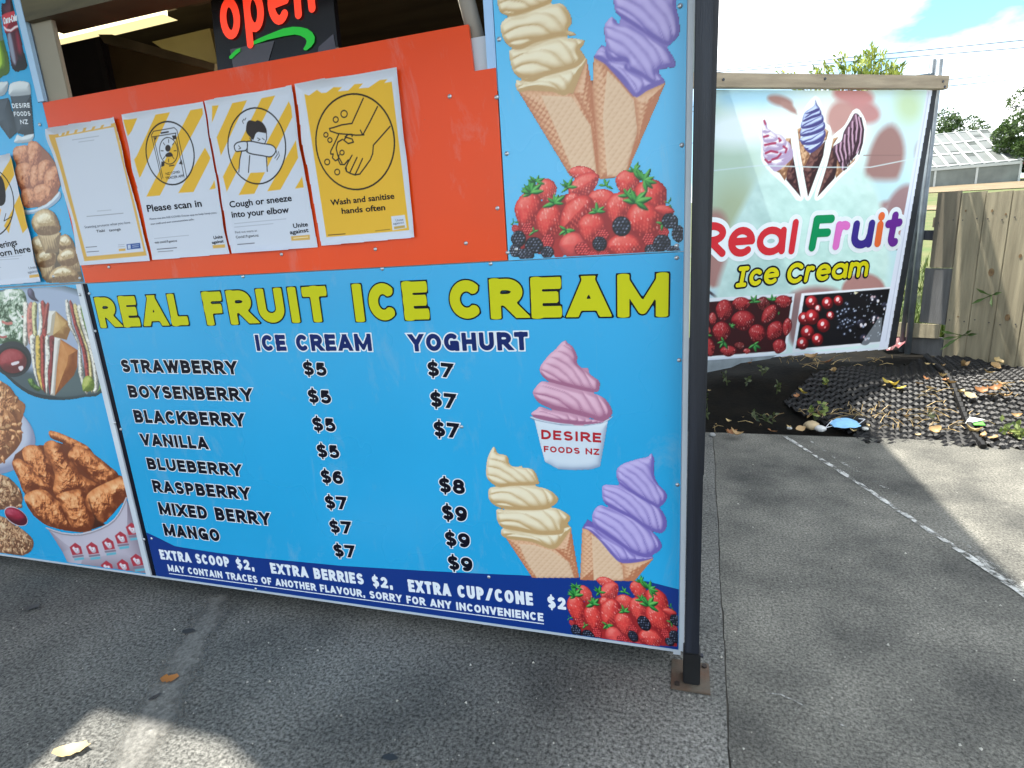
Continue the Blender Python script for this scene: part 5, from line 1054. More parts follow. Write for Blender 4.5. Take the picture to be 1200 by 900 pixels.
be(1055, 240, 14, 26, 30, (150, 116, 120), .05); be(1030, 244, 14, 5, -30, (158, 122, 124), .04); be(1050, 262, 18, 14, 20, (176, 128, 128), .05); be(1080, 180, 8, 16, 0, (160, 150, 160), .05)
be(838, 262, 14, 16, 0, (168, 124, 118), .06); A.fill(B('826,300 848,296 856,318 846,336 826,332'), (172, 122, 116), 2, soft=.03); be(840, 352, 22, 12, 10, (176, 206, 222), .04); A.line(B('828,340 842,350'), .02, (70, 64, 76))
mnd = B('852,372 852,300 857,268 872,238 888,210 902,198 930,196 980,200 1004,198 1024,216 1036,256 1042,300 1044,372')
A.fill(mnd, (188, 220, 216), 3, soft=.06); mk_ = poly_sd(A.X, A.Z, smooth_poly(mnd, 3)); tx = fbm(A.X*14 + A.Z*6, A.Z*20, 4, 8) - .5
A.rgb += (np.clip(mk_/.04, 0, 1) * tx * .13)[..., None] * np.array((1, .8, .8)); A.rgb -= (np.clip(mk_/.3, 0, 1) * .035)[..., None] * np.array((1.2, .6, .7))
be(955, 352, 34, 16, -4, (150, 112, 112), .05); be(1012, 342, 26, 22, 0, (164, 116, 112), .03); be(935, 375, 10, 30, 8, (140, 108, 110), .04)
be(1060, 330, 20, 40, 0, (178, 216, 224), .08); A.line(B('1050,292 1062,296'), .012, (60, 60, 80))
t0 = P_b = lambda s: tb(zz(880, 100, 6.43, s))
GL = (236, 246, 244)
for s in ('100,262 85,300 80,360 100,420 100,500 105,560 165,640 280,740 375,845 320,540 300,400 260,400 200,370 140,330 115,280', '485,108 410,205 385,290 355,330 370,440 395,630 430,842 540,540 585,350 545,300 520,180', '780,212 720,320 640,390 610,450 580,590 500,842 640,700 790,545 850,330 815,225'):
    p = smooth_poly(t0(s), 3); A.fill(p, GL); A.line(p, .05, GL, True)
CH = ((50, 22, 28), (96, 56, 54), (146, 98, 88)); WF = ((140, 92, 62), (206, 158, 116), (234, 200, 164))
A.relief(t0('262,400 300,398 305,450 320,540 280,660 255,720 215,660 165,640 250,560'), *WF, waffle=(40, .045, .012), sm=1, mottle=.2)
A.relief(t0('318,535 340,650 376,842 265,712 275,640'), *CH, waffle=(60, .05, .012), sm=0, mottle=.2)
WR = ((168, 146, 186), (230, 224, 236), (248, 246, 252))
for i, s in enumerate(('110,560 200,520 300,470 316,540 260,600 200,646 165,638', '95,490 180,450 270,420 305,470 290,530 200,560 110,560', '92,420 150,370 220,370 270,430 240,480 170,500 98,500', '82,350 120,325 190,370 200,410 150,430 98,425', '100,258 120,285 125,320 150,345 120,360 85,350 88,300')):
    A.relief(t0(s), *WR, sm=4, ridge=(-18, .06, .012), edge=.45, mottle=.1, seed=i)
for s in ('98,388 130,380', '105,450 150,440 185,435', '110,512 150,495 200,505', '160,560 200,545 225,515', '210,400 225,415 215,420', '245,460 270,480 260,505', '100,268 108,290', '108,560 130,580 150,575'): A.line(t0(s), .016, (170, 52, 92))
A.relief(t0('350,330 378,318 372,420 440,510 450,540 395,640 372,520'), *WF, waffle=(30, .045, .012), sm=1, mottle=.2); A.relief(t0('548,318 585,345 570,410 545,420'), *WF, waffle=(30, .045, .01), sm=1)
A.relief(t0('562,415 545,530 430,842 393,640 440,540 450,510 520,460'), *CH, waffle=(40, .05, .012), sm=0, mottle=.2)
BL = ((66, 62, 130), (172, 188, 232), (214, 226, 248))
for i, s in enumerate(('400,460 460,440 540,400 556,395 530,450 460,508 425,498', '372,400 450,360 550,330 558,390 500,440 400,450 374,425', '380,330 450,290 545,270 555,330 480,370 380,385', '385,270 440,235 530,215 545,275 470,315 382,325', '405,205 460,175 520,180 528,225 460,250 390,275', '485,108 500,145 520,180 480,205 408,215 440,180 478,150')):
    A.relief(t0(s), *BL, sm=4, ridge=(22, .045, .014), edge=.5, mottle=.1, seed=i, crease=.35)
A.relief(t0('620,400 660,388 620,450 690,645 790,540 780,570 690,650 640,700 630,600 605,470'), *WF, waffle=(30, .045, .01), sm=0, mottle=.2); A.relief(t0('610,455 650,560 645,640 630,700 500,842 575,600'), *CH, waffle=(40, .05, .012), sm=0, mottle=.2)
ST3 = ('790,225 802,300 792,400 764,520', '765,275 762,350 768,450 744,560', '738,320 733,400 743,500 722,590', '708,375 702,450 717,530 702,620', '678,430 670,480 692,560 690,630', '645,450 643,500 668,570', '812,240 832,330 822,430 797,510')
PB = ((44, 24, 36), (92, 58, 78), (170, 128, 152))
A.relief(t0('780,212 815,225 840,290 852,335 838,430 790,530 740,575 695,642 655,570 618,470 680,420 700,350 750,265'), *PB, R=.14, sm=4, ridge=(66, .045, .016, 0, .3), edge=.4, mottle=.1, crease=.5, blur=.2)
for s_ in ST3:
    A.line(t0(s_), .013, (196, 152, 180)); A.line([(p[0] + .02, p[1] - .006) for p in t0(s_)], .014, (58, 30, 46))
# two photographs of berries in white frames
fr = lambda s: tb(zz(820, 340, 9.23, s)); fr2 = lambda s: tb(zz(920, 330, 8.57, s))
A.fill(fr('-60,94 1030,35 935,672 -60,790'), (222, 228, 236)); inn = fr('-60,137 1000,70 910,655 -60,728'); A.fill(inn, (58, 16, 22))
fmp = lambda x, y: BANNER.tr(820 + x/9.23, 340 + y/9.23); RS = ((90, 10, 20), (178, 28, 38), (224, 90, 88))
for i, (x, y, a, b, d) in enumerate(((40, 170, 70, 70, 0), (265, 220, 95, 120, 10), (450, 150, 100, 75, 0), (690, 150, 75, 80, 0), (905, 125, 95, 70, 0), (750, 260, 70, 120, 38), (470, 330, 130, 110, -5), (140, 310, 42, 70, 0), (235, 450, 100, 110, 5), (85, 440, 36, 50, 0), (620, 470, 95, 100, 10), (810, 440, 85, 115, 35), (945, 400, 50, 100, 10), (105, 620, 60, 100, -10), (310, 660, 90, 60, 0), (860, 610, 75, 80, 20), (510, 660, 40, 30, 0), (430, 600, 60, 40, 0))):
    strawberry(A, fmp, x, y, a, b, d, seed=40 + i, cols=RS if i not in (3, 17) else ((50, 8, 14), (110, 18, 26), (150, 40, 44)))
for x, y, r, u in ((590, 130, 75, -90), (785, 110, 60, -80), (590, 590, 80, 60), (260, 560, 80, 150), (340, 390, 50, -40), (80, 490, 50, -90), (850, 250, 20, 0)): leaf(A, fmp, x, y, r, int(x), 4, u, 160)
A.fill(fr2('165,118 1082,50 990,618 70,715'), (216, 222, 232)); A.fill(fr2('195,140 1065,70 985,600 105,675'), (18, 18, 24))
f2 = lambda x, y: BANNER.tr(920 + x/8.57, 330 + y/8.57)
for x, y, r in ((190, 370, 60), (265, 205, 62), (425, 215, 58), (535, 190, 48), (270, 355, 72), (385, 440, 64), (225, 510, 68), (325, 580, 58), (175, 620, 60), (455, 340, 40), (330, 270, 36)):
    A.relief([f2(*p) for p in ell(x, y, r, r*1.08)], (84, 8, 16), (186, 26, 36), (222, 80, 78), sm=1, edge=.5); A.dots([f2(x - r*.15, y - r*.25)], .016, (240, 210, 212)); A.dots([f2(x + r*.25, y + r*.3)], .008, (228, 130, 130))
for k in range(46):
    an = random.uniform(0, 6.28); rr = random.uniform(0, 1)**.5; x = 580 + math.cos(an)*rr*105 + 40; y = 380 + math.sin(an)*rr*165
    A.relief([f2(*p) for p in ell(x, y, 24, 26, n=8)], (12, 13, 20), (34, 38, 54), (120, 132, 158), sm=2, edge=.5); A.dots([f2(x - 4, y - 8)], .006, (160, 175, 205))
for x, y, r in ((770, 430, 62), (915, 385, 62), (800, 580, 60), (900, 190, 60), (1010, 250, 50)):
    A.relief([f2(*p) for p in ell(x, y, r, r)], (8, 8, 14), (26, 26, 38), (88, 92, 122), sm=1, edge=.4)
    for k in range(5): A.dots([f2(x + random.uniform(-.5, .7)*r, y + random.uniform(-.7, .5)*r)], random.uniform(.006, .014), random.choice(((214, 210, 220), (190, 160, 170), (150, 160, 190))))
for k in range(40): A.dots([f2(random.uniform(640, 1000), random.uniform(110, 560))], random.uniform(.003, .008), (150, 160, 180))
A.fill([f2(690, 98), f2(735, 110), f2(705, 130)], (214, 206, 170))
# hem
A.fill(B('1087,104 1095,104 1042,412 1029,412'), (204, 212, 232)); A.fill(B('820,421 1042,406.5 1042,414 820,430'), (206, 216, 230)); A.fill(B('1005,409 1030,372 1034,372 1030,412'), (200, 214, 226), op=.5)
A.line(B('1088.5,108 1038,400'), .006, (168, 178, 204)); A.line(B('836,200 890,194 960,196 1020,196 1080,184'), .007, (196, 216, 222)); A.line(B('1012,182 1055,182'), .006, (134, 98, 96))
gy = A.rgb.mean(2, keepdims=True); A.rgb[:] = (A.rgb*.86 + gy*.14) * (.96 + .05*fbm(A.X*3, A.Z*3, 3, 3)[..., None])
A.build('printed_sheet', CLOTH, ban, 0.0, clip=quad)
cr, gr, pk, nv, og, pu = (ink(n_, c_, .5) for n_, c_ in (('banner_red', (206, 44, 54)), ('banner_green', (0, 138, 84)), ('banner_pink', (216, 112, 190)), ('banner_navy', (58, 44, 132)), ('banner_orange', (226, 106, 56)), ('banner_purple', (104, 44, 142))))
yl = ink('banner_yellow', (214, 204, 22), .5); wt_ = ink('banner_white', (228, 234, 238), .5)
p5 = lambda x, y: (820 + x/4.8, 230 + y/4.8)
lettering(BANNER, 'R~eal', p5(-30, 352), p5(546, 326), h_px=43.5, wt=.104, gap=.04, slant=.03, layers=[(.033, .002, wt_, 'letter_outline'), (0, .004, None, 'lettering')], per_glyph=[cr]*4, parent=ban, step=.006)
lettering(BANNER, 'F~ruit', p5(608, 312), p5(1120, 282), h_px=43, wt=.115, gap=.02, slant=.03, layers=[(.033, .0021, wt_, 'letter_outline'), (0, .004, None, 'lettering')], per_glyph=[gr, pk, nv, og, pu], parent=ban, step=.006)
for tx, a, b in (('I~ce', (198, 514), (440, 490)), ('C~ream', (484, 494), (940, 452))):
    lettering(BANNER, tx, p5(*a), p5(*b), h_px=24, wt=.105, gap=.04, slant=.08, layers=[(.0135, .0015, INK_BLACK, 'letter_outline'), (0, .0035, yl, 'lettering')], parent=ban, step=.004)
tl = BANNER.tr(800, 87); tr_ = BANNER.tr(1105, 92); bl_ = BANNER.tr(835, 105)
zr0, zr1 = BANNER.tr(840, 105)[1], BANNER.tr(840, 88)[1]
m = MB(); u1 = tr_[0]; m.prism([BANNER.w(-.9, zr0, .052), BANNER.w(u1, zr0 + .003, .052), BANNER.w(u1, zr1 + .004, .052), BANNER.w(-.9, zr1, .052)], tuple(-BANNER.n * .045))
RAIL = vary('weathered_rail', (176, 160, 136), rough=.8, amt=.16, scale=2.5, stretch=(1.2, 1.2, 9), bump=.25, bscale=40, col2=(138, 124, 104))
o = m.obj('timber_rail', RAIL, bevel=.003); solo(o, 'long weathered timber rail above the fruit ice cream banner', 'rail', loc=BANNER.w(u1, zr0))
rail = o
for px, py in ((842, 96), (960, 95), (1097, 98), (1099, 104)):
    q = BANNER.tr(px, py); s = MB(); c = np.array(BANNER.w(*q, .0525)); s.tube([c, c + BANNER.n*.004], .009, 8); s.obj('nail_head', DSTEEL, rail)
GALV = vary('galvanised_pipe', (112, 120, 126), rough=.5, metal=.5, amt=.16, scale=14, rvar=.1)
pb = BANNER.tr(1100, 92)
pp = np.array(BANNER.w(pb[0] - .015, 0, -.03))
def pipe_at(px, py, off):
    d = ray(px, py); P = Plane(BANNER.w(0, 0, off), 31); q = P.tr(px, py); return np.array(P.w(q[0], 0, 0)), q[1]
b1, z1 = pipe_at(1101.5, 70, -.03); b2, z2 = pipe_at(1093.5, 70, -.10)
o = MB().tube([(b1[0], b1[1], .0), (b1[0], b1[1], z1)], .022, 14).obj('pipe_post', GALV, smooth=True); solo(o, 'galvanised pipe post holding the end of the timber rail', 'post', loc=(b1[0], b1[1], 0))
o = MB().tube([(b2[0], b2[1], .0), (b2[0], b2[1], z2)], .021, 14).obj('pipe_post', GALV, smooth=True); solo(o, 'shorter galvanised pipe post just behind the rail end, mostly hidden by the banner edge', 'post', loc=(b2[0], b2[1], 0))
b3, z3 = pipe_at(842, 105, -.05)
o = MB().tube([(b3[0] - .3, b3[1] - .15, .0), (b3[0] - .3, b3[1] - .15, 2.3)], .025, 12).obj('pipe_post', GALV, smooth=True); solo(o, 'galvanised pipe post at the hidden left end of the banner', 'post', loc=(b3[0] - .3, b3[1] - .15, 0))
c0, _ = pipe_at(1087, 65, -.07); m = MB(); zc_ = pipe_at(1087, 86, -.05)[1]; m.box((b2[0] - .12, b2[1] - .03, zc_ - .02), (b2[0] + .01, b2[1] + .0, zc_ + .012))
o = m.obj('pipe_clamp', GALV, bevel=.004); solo(o, 'small metal clamp fixed to the pipe post above the rail', 'clamp', loc=(b2[0], b2[1], zc_ - .02))
q = [BANNER.tr(*p) for p in ((1094, 105), (1100, 105), (1051, 404), (1043, 408))]; MB().prism([BANNER.w(*p, -.012) for p in q], tuple(-BANNER.n*.03)).obj('edge_batten', vary('dark_batten', (34, 38, 46), rough=.7, amt=.2), ban)
# loose grey tarpaulin under the banner
T_ = [BANNER.tr(*p) for p in ((826, 422), (880, 418), (908, 416), (900, 420), (866, 425), (855, 430), (826, 436))]
m = MB(); m.prism([BANNER.w(*p, .02) for p in T_], tuple(-BANNER.n*.004)); o = m.obj('tarpaulin', vary('grey_tarp', (134, 144, 150), rough=.7, amt=.15, scale=10), bevel=0); solo(o, 'strip of loose grey tarpaulin sagging below the banner', 'tarpaulin', loc=BANNER.w(*T_[5], .02))

# ------------------------------------------------------------------ paling fence
PALE = vary('pine_paling', (160, 150, 124), rough=.8, amt=.16, scale=2.6, stretch=(9, 9, .6), bump=.3, bscale=30, detail=8, col2=(114, 106, 86))
PALE2 = vary('grey_paling', (120, 112, 94), rough=.8, amt=.16, scale=2.2, stretch=(7, 7, .7), bump=.22, bscale=26, col2=(88, 82, 70))
SLATE = vary('blue_grey_board', (96, 96, 96), rough=.8, amt=.2, scale=2.5, stretch=(7, 7, .8), bump=.25, bscale=26)
fence = thing('paling_fence', 'pale timber paling fence on the right behind the garden bed', 'fence', FENCE.w(.3, .1))
pal_ = []
def pale(name, pts, mat, off=0.0, th=.018):
    q = [FENCE.w(u, v, off) for u, v in pts]; m = MB(); m.prism(q, tuple(-FENCE.n * th)); o_ = m.obj(name, mat, fence, bevel=.0015); pal_.append(o_) if name == 'paling' else None; return o_
f = lambda x, y: FENCE.tr(1060 + x/4.093, 220 + y/4.093)
us = [f(160, 25)[0], f(276, 22)[0], f(396, 20)[0], f(525, 15)[0]]
wd_ = us[3] - us[2]
tops = [f(160, 25)[1], f(330, 21)[1], f(460, 18)[1], f(560, 12)[1]]
gp = .007
u0b = f(206, 385)[1]
pale('paling', [(us[0], u0b), (us[1] - gp, u0b), (us[1] - gp, tops[0]), (us[0], tops[0])], PALE2, .0)
for k in range(1, 11):
    a = us[k] if k < 4 else us[3] + wd_*(k-3); b = us[k+1] - gp if k < 3 else (us[3] + wd_*(k-2)) - gp
    z = tops[min(k, 3)] + (.004*math.sin(k*7) if k > 3 else 0)
    pale('paling', [(a, .02), (b, .02), (b, z), (a, z)], PALE, random.uniform(-.003, .003))
pale('short_board', [(us[0] - .035, f(130, 652)[1]), (us[1] - .008, f(130, 652)[1]), (us[1] - .008, u0b - .004), (us[0] - .035, u0b - .004)], SLATE, -.004)
pale('lower_board', [(us[0] - .1, .0), (us[1] - .008, .0), (us[1] - .008, f(100, 712)[1]), (us[0] - .1, f(100, 712)[1])], SLATE, -.008)
hb = [f(-60, 642), f(178, 656), f(168, 722), f(-60, 712)]
pale('cross_board', hb, PALE, .022)
for z in (.42, 1.15):
    pale('fence_rail', [(us[0] - .03, z), (us[3] + wd_*7, z), (us[3] + wd_*7, z + .075), (us[0] - .03, z + .075)], PALE2, -.022, .04)
for k in range(0, 11):
    a = us[k] if k < 4 else us[3] + wd_*(k-3); b = us[k+1] - gp if k < 3 else (us[3] + wd_*(k-2)) - gp
    for z in ((1.19,) if k == 0 else (.45, 1.19)):
        for q_ in (.2, .8):
            c = np.array(FENCE.w(a + (b-a)*q_ + random.uniform(-.006, .006), z + random.uniform(-.012, .012), .003)); m = MB(); m.tube([c, c + FENCE.n*.0025], .0045, 6); m.obj('nail_head', DSTEEL, pal_[k])
KNOT = vary('pine_knot', (96, 72, 46), rough=.8, amt=.4, scale=40, col2=(132, 108, 76))
for px, py, r in ((1162, 319, .024), (1181, 372, .020), (1132, 247, .007), (1163, 247, .009), (1179, 251, .007), (1123, 371, .006), (1196, 300, .012)):
    u_c, v_c = FENCE.tr(px, py); m = MB(); m.prism([FENCE.w(u_c + r*math.cos(t*.5236)*.8, v_c + r*1.2*math.sin(t*.5236), .0046) for t in range(12)], tuple(-FENCE.n*.002)); m.obj('knot', KNOT, pal_[min(10, sum(u_c > w for w in us[1:]) if u_c < us[3] else 3 + int((u_c - us[3])/wd_))])
br = [f(40, 205), f(140, 205), f(140, 255), f(40, 250)]
pale('metal_bracket', br, DSTEEL, -.03, .02)

# ------------------------------------------------------------------ plants
def leaf_mat(name, c1, c2, tr=.25):
    m, t, b = new_mat(name); N = t.nodes.new; K = t.links.new
    oi = N('ShaderNodeNewGeometry'); r = N('ShaderNodeValToRGB'); r.color_ramp.elements[0].color = rgba(c1); r.color_ramp.elements[1].color = rgba(c2)
    K(oi.outputs['Random Per Island'], r.inputs['Fac']); K(r.outputs['Color'], b.inputs['Base Color']); b.inputs['Roughness'].default_value = .5
    tl_ = N('ShaderNodeBsdfTranslucent'); K(r.outputs['Color'], tl_.inputs['Color']); mx = N('ShaderNodeMixShader'); mx.inputs[0].default_value = tr
    K(b.outputs[0], mx.inputs[1]); K(tl_.outputs[0], mx.inputs[2]); K(mx.outputs[0], t.nodes['Material Output'].inputs['Surface']); return m
def leaf_quad(m, p, d, n, l, w):
    p, d, n = Vector(p), Vector(d).normalized(), Vector(n); s = d.cross(n); s = s.normalized() if s.length > 1e-4 else Vector((1, 0, 0)); u = s.cross(d)
    m.add([p, p + d*l*.5 + s*w*.5 + u*l*.05, p + d*l, p + d*l*.5 - s*w*.5 + u*l*.05], [(0, 1, 2, 3)])
def rv(k=1.0): return Vector((random.gauss(0, 1), random.gauss(0, 1), random.gauss(0, 1))).normalized() * k
LEAFM = leaf_mat('shrub_leaf', (66, 92, 30), (176, 184, 84), .35)
DARKLEAF = leaf_mat('tree_leaf', (34, 54, 26), (86, 112, 52), .2)
BARK = vary('bark', (92, 78, 60), rough=.9, amt=.25, scale=12, bump=.4)
def at_depth(px, py, y):
    d = ray(px, py); t = (y - CAM[1]) / d[1]; return CAM + d*t
# young tree behind the banner, only its tips show over the rail
Y0 = 7.0; base = at_depth(1008, 200, Y0); base[2] = field_z(base[0], base[1])
tree = thing('young_tree', 'young tree with sunlit yellow green leaf tips above the timber rail', 'tree', tuple(base))
m = MB(); lm = MB(); top0 = base + np.array([0, 0, 2.1 - base[2]]); m.tube([base, base + np.array([.04, 0, 1.0]), top0], [.05, .04, .025], 8)
tips = [(957, 83), (969, 79), (985, 68), (1003, 70), (1018, 62), (1022, 58), (1034, 66), (1047, 78), (1056, 76), (914, 82), (930, 92), (995, 80), (1010, 78), (1028, 80), (1040, 84)]
for k, (px, py) in enumerate(tips):
    e = at_depth(px, py, Y0 + random.uniform(-.35, .35)); s = top0 + np.array([0, 0, random.uniform(-.5, .1)]); mid = (s + e)*.5 + np.array([random.uniform(-.08, .08), 0, .02])
    m.tube([s, mid, e], [.014, .008, .003], 5)
    for j in range(170 if k < 9 else 80):
        t = random.random()**.7; q = Vector(s + (mid - s)*min(1, t*2) if t < .5 else mid + (e - mid)*(t*2-1)); leaf_quad(lm, q + rv(.05), Vector(e - s).normalized() + rv(.8), rv(), random.uniform(.055, .10), random.uniform(.02, .038))
for j in range(500):
    a = random.uniform(0, 6.28); q = Vector(top0) + Vector((math.cos(a)*random.uniform(0, .75), math.sin(a)*.5, random.uniform(-1.0, .12))); leaf_quad(lm, q, rv(), rv(), .08, .03)
m.obj('trunk', BARK, tree); lm.obj('crown', LEAFM, tree)
# bushy trees on the rise
def crown_tree(name, label, px, py_top, width_px, y, h_px, n, seed, group):
    random.seed(seed); s_ = (Vector(at_depth(px + 1, py_top, y)) - Vector(at_depth(px, py_top, y))).length
    top = at_depth(px, py_top, y); base = np.array([top[0], top[1], field_z(top[0], top[1])]); W_ = width_px*s_*.5; H = h_px*s_*.5; cen = Vector((top[0], top[1], top[2] - H))
    t = thing(name, label, 'tree', tuple(base), group); m = MB(); lm = MB()
    m.tube([base, (base[0], base[1], cen.z - H*.4), (base[0], base[1], cen.z + H*.3)], [W_*.09, W_*.07, W_*.03], 8)
    cl = []
    for k in range(46):
        d = rv(); r = random.uniform(.45, 1.0)**.5; c = cen + Vector((d.x*W_*r, d.y*W_*r, d.z*H*r)); c.z = max(c.z, cen.z - H*.75); cl.append((c, random.uniform(.22, .38)*W_))
        if k < 16: m.tube([(base[0], base[1], cen.z - H*.3), tuple(cen.lerp(c, .5)), tuple(c)], [W_*.04, W_*.025, W_*.008], 5)
    for k in range(n):
        c, r = random.choice(cl); d = rv(); p = c + Vector((d.x, d.y, d.z*.8))*r*random.uniform(.55, 1.0)**.5; ls = W_*random.uniform(.05, .095)
        leaf_quad(lm, p, d + rv(.8), d + rv(.9), ls, ls*.62)
    m.obj('trunk', BARK, t); lm.obj('crown', DARKLEAF, t); return t
crown_tree('broadleaf_tree', 'dark green rounded tree behind the left end of the white glasshouse', 1116, 130, 84, 46, 84, 11000, 3, 'trees around the glasshouse')
crown_tree('broadleaf_tree', 'tall dark green tree to the right of the white glasshouse', 1240, 96, 108, 37, 128, 20000, 4, 'trees around the glasshouse')
random.seed(21)

# ------------------------------------------------------------------ glasshouse on the rise
GY = 36.
gh = thing('glasshouse', 'old white glasshouse with a patched pane roof on the rise', 'glasshouse', tuple(at_depth(1150, 213, GY)))
e0, e1 = at_depth(1092, 200, GY), at_depth(1197, 188, GY); g0, g1 = at_depth(1092, 214, GY), at_depth(1198, 211.5, GY)
ez = e1[2]; gz = g1[2] - .12; xr_ = e1[0]; xl_ = xr_ - 14.
r1 = at_depth(1159, 152, GY + 5.); rz = r1[2]; ry_ = GY + 5.; xrr = r1[0]
PANE = vary('whitewashed_pane', (106, 110, 107), rough=.5, amt=.14, scale=.8, spec=.5); BARW = vary('white_glazing_bar', (178, 182, 180), rough=.5, amt=.05)
GAPM = vary('bare_pane', (66, 70, 60), rough=.4, amt=.2, scale=2); WALLC = vary('pale_block_wall', (112, 118, 114), rough=.7, amt=.16, scale=1.5)
MAROON = vary('maroon_trim', (104, 40, 52), rough=.6, amt=.1)
roofp = lambda s, t, o=0: Vector((xl_ + ((xr_ + (xrr - xr_)*t) - xl_)*s, GY + (ry_-GY)*t, ez + (rz-ez)*t + o))
groof = MB().prism([roofp(0, 0), roofp(1, 0), roofp(1, 1), roofp(0, 1)], (0, 0, -.05)).obj('roof', PANE, gh)
NS, NT = 26, 9
for k in range(NS + 1):
    s = k/NS; w_ = .045 if k % 2 else .07; m = MB(); a, b = roofp(s, -.01, .012), roofp(s, 1, .012); m.prism([a - Vector((w_, 0, 0)), a + Vector((w_, 0, 0)), b + Vector((w_, 0, 0)), b - Vector((w_, 0, 0))], (0, 0, .03)); m.obj('glazing_bar', BARW, groof)
for k in range(0, NT + 1, 3):
    t = k/NT; m = MB(); m.prism([roofp(0, max(0, t-.012), .02), roofp(1, max(0, t-.012), .02), roofp(1, min(1, t+.02), .02), roofp(0, min(1, t+.02), .02)], (0, 0, .03)); m.obj('purlin', BARW, groof)
r2 = random.Random(5)
for k in range(52):
    i = r2.randrange(NS); j = r2.choice(range(NT)); m = MB(); d = 1/NS; t0_ = j/NT
    m.prism([roofp((i+.14)/NS, t0_ + .015, .004), roofp((i+.86)/NS, t0_ + .015, .004), roofp((i+.86)/NS, t0_ + .095, .004), roofp((i+.14)/NS, t0_ + .095, .004)], (0, 0, .006)); m.obj('bare_pane', GAPM, groof)
m = MB(); m.box((xl_, GY, gz), (xr_, GY + .12, ez - .06)); gwall = m.obj('front_wall', WALLC, gh)
for k in range(8):
    x = xr_ - k*1.9; m = MB(); m.box((x - .05, GY - .03, gz), (x + .05, GY - .002, ez - .062)); m.obj('wall_post', BARW, gwall)
m = MB(); m.box((xl_, GY - .05, ez - .16), (xr_, GY - .032, ez - .02)); m.obj('gutter', BARW, gh)
m = MB(); m.prism([(xr_, GY + .12, gz), (xr_, GY + .12, ez - .06), (xrr, ry_, rz - .06), (xr_, GY + 10, ez - .06), (xr_, GY + 10, gz)], (-.1, 0, 0)); m.obj('gable_wall', MAROON, gh)
m = MB(); a, b = roofp(1, 0, -.02), roofp(1, 1, -.02); m.prism([a, b, b + Vector((.12, 0, -.18)), a + Vector((.12, 0, -.18))], (.08, 0, 0)); m.obj('barge_board', MAROON, gh)
m = MB(); m.prism([(xl_, ry_ + .05, rz - .1), (xrr, ry_ + .05, rz - .1), (xr_, GY + 10, ez), (xl_, GY + 10, ez)], (0, 0, -.05)); m.obj('rear_roof', PANE, gh)

# ------------------------------------------------------------------ overhead lines
WIRE = ink('cable', (70, 76, 84), .6)
for k, (a, b, yd, lab) in enumerate((((1050, 62), (1210, 46), 30, 'uppermost overhead cable across the cloudy sky'), ((1050, 68), (1210, 55), 30, 'overhead cable second from the top in the sky'), ((1050, 100), (1210, 83), 32, 'overhead cable third from the top in the sky'), ((1050, 107), (1210, 91), 32, 'fourth overhead cable from the top, close under the third'), ((1050, 141), (1210, 123), 34, 'lowest overhead cable, crossing behind the glasshouse trees'))):
    p, q = at_depth(*a, yd), at_depth(*b, yd); d = q - p; P = []
    for i in range(25):
        t = -6 + 13*i/24; z_ = .0025*((t - .5)**2 - .25)*np.linalg.norm(d)*.12; P.append(p + d*t + np.array([0, 0, z_]))
    o = MB().tube(P, .017, 5).obj('overhead_cable', WIRE); solo(o, lab, 'cable', 'overhead cables', tuple(P[0]))

# ------------------------------------------------------------------ woven plastic ground mats, lying over the bed
MATB = vary('black_plastic_mat', (15, 15, 16), rough=.5, amt=.2, scale=12, spec=.32)
def grid_mat(label, outline_px, seed, ang):
    oz = [ground(px, py, .06)[:2] for px, py in outline_px]; poly = np.array(oz); c, s = math.cos(ang), math.sin(ang)
    R2 = np.array([[c, -s], [s, c]]); L_ = (poly - poly.mean(0)) @ R2; lo, hi = L_.min(0), L_.max(0); cen = poly.mean(0); m = MB(); P_ = .043; g = random.Random(seed)
    nz = lambda q: bank_z(q[0], q[1]) + .022 + .010*math.sin(q[0]*5 + q[1]*4) + .006*math.sin(q[0]*13 - q[1]*9)
    def bars(ax, hgt, w):
        k = lo[ax]
        while k < hi[ax]:
            n = int((hi[1-ax] - lo[1-ax]) / .0215); run = []
            pts = np.zeros((n+1, 2)); pts[:, ax] = k; pts[:, 1-ax] = np.linspace(lo[1-ax], hi[1-ax], n+1); Wp = pts @ R2.T + cen
            ins = poly_sd(Wp[:, 0], Wp[:, 1], poly) > 0
            for i in range(n+1):
                if ins[i]: run.append((Wp[i], i))
                if (not ins[i] or i == n) and run:
                    if len(run) > 2:
                        du = R2.T[ax]; v = []; f_ = []
                        for q, ii in run:
                            par = (round((k-lo[ax])/P_) + ii//2) % 2; z_ = nz(q) + (hgt if (par == ax) else -hgt)
                            a_ = q - du*w; b_ = q + du*w; v += [(a_[0], a_[1], z_ - .006), (q[0], q[1], z_ + .007), (b_[0], b_[1], z_ - .006)]
                        for i2 in range(len(run)-1): f_ += [(3*i2, 3*i2+3, 3*i2+4, 3*i2+1), (3*i2+1, 3*i2+4, 3*i2+5, 3*i2+2)]
                        m.add(v, f_)
                    run = []
            k += P_
    bars(0, .005, .0135); bars(1, .005, .0135)
    bm_ = bpy.data.meshes.new('grid_mat'); bm_.from_pydata(m.v, [], m.f); bm_.update(); o = link('grid_mat', bm_, MATB); solo(o, label, 'ground mat', 'woven plastic ground mats', (cen[0], cen[1], .02)); return o
grid_mat('woven black plastic mat lying left of the seam, behind the blue face mask', ((915, 475), (950, 460), (1010, 452), (1052, 447), (1083, 434), (1152, 512), (1010, 508), (1000, 495), (960, 487)), 1, .5)
grid_mat('woven black plastic mat lying right of the seam, along the paling fence', ((1087, 434), (1110, 432), (1165, 437), (1230, 448), (1330, 470), (1330, 522), (1158, 513)), 2, .62)
seam = MB(); sp = [ground(px, py, .07) for px, py in ((1083, 433), (1100, 450), (1120, 472), (1137, 490), (1154, 512))]
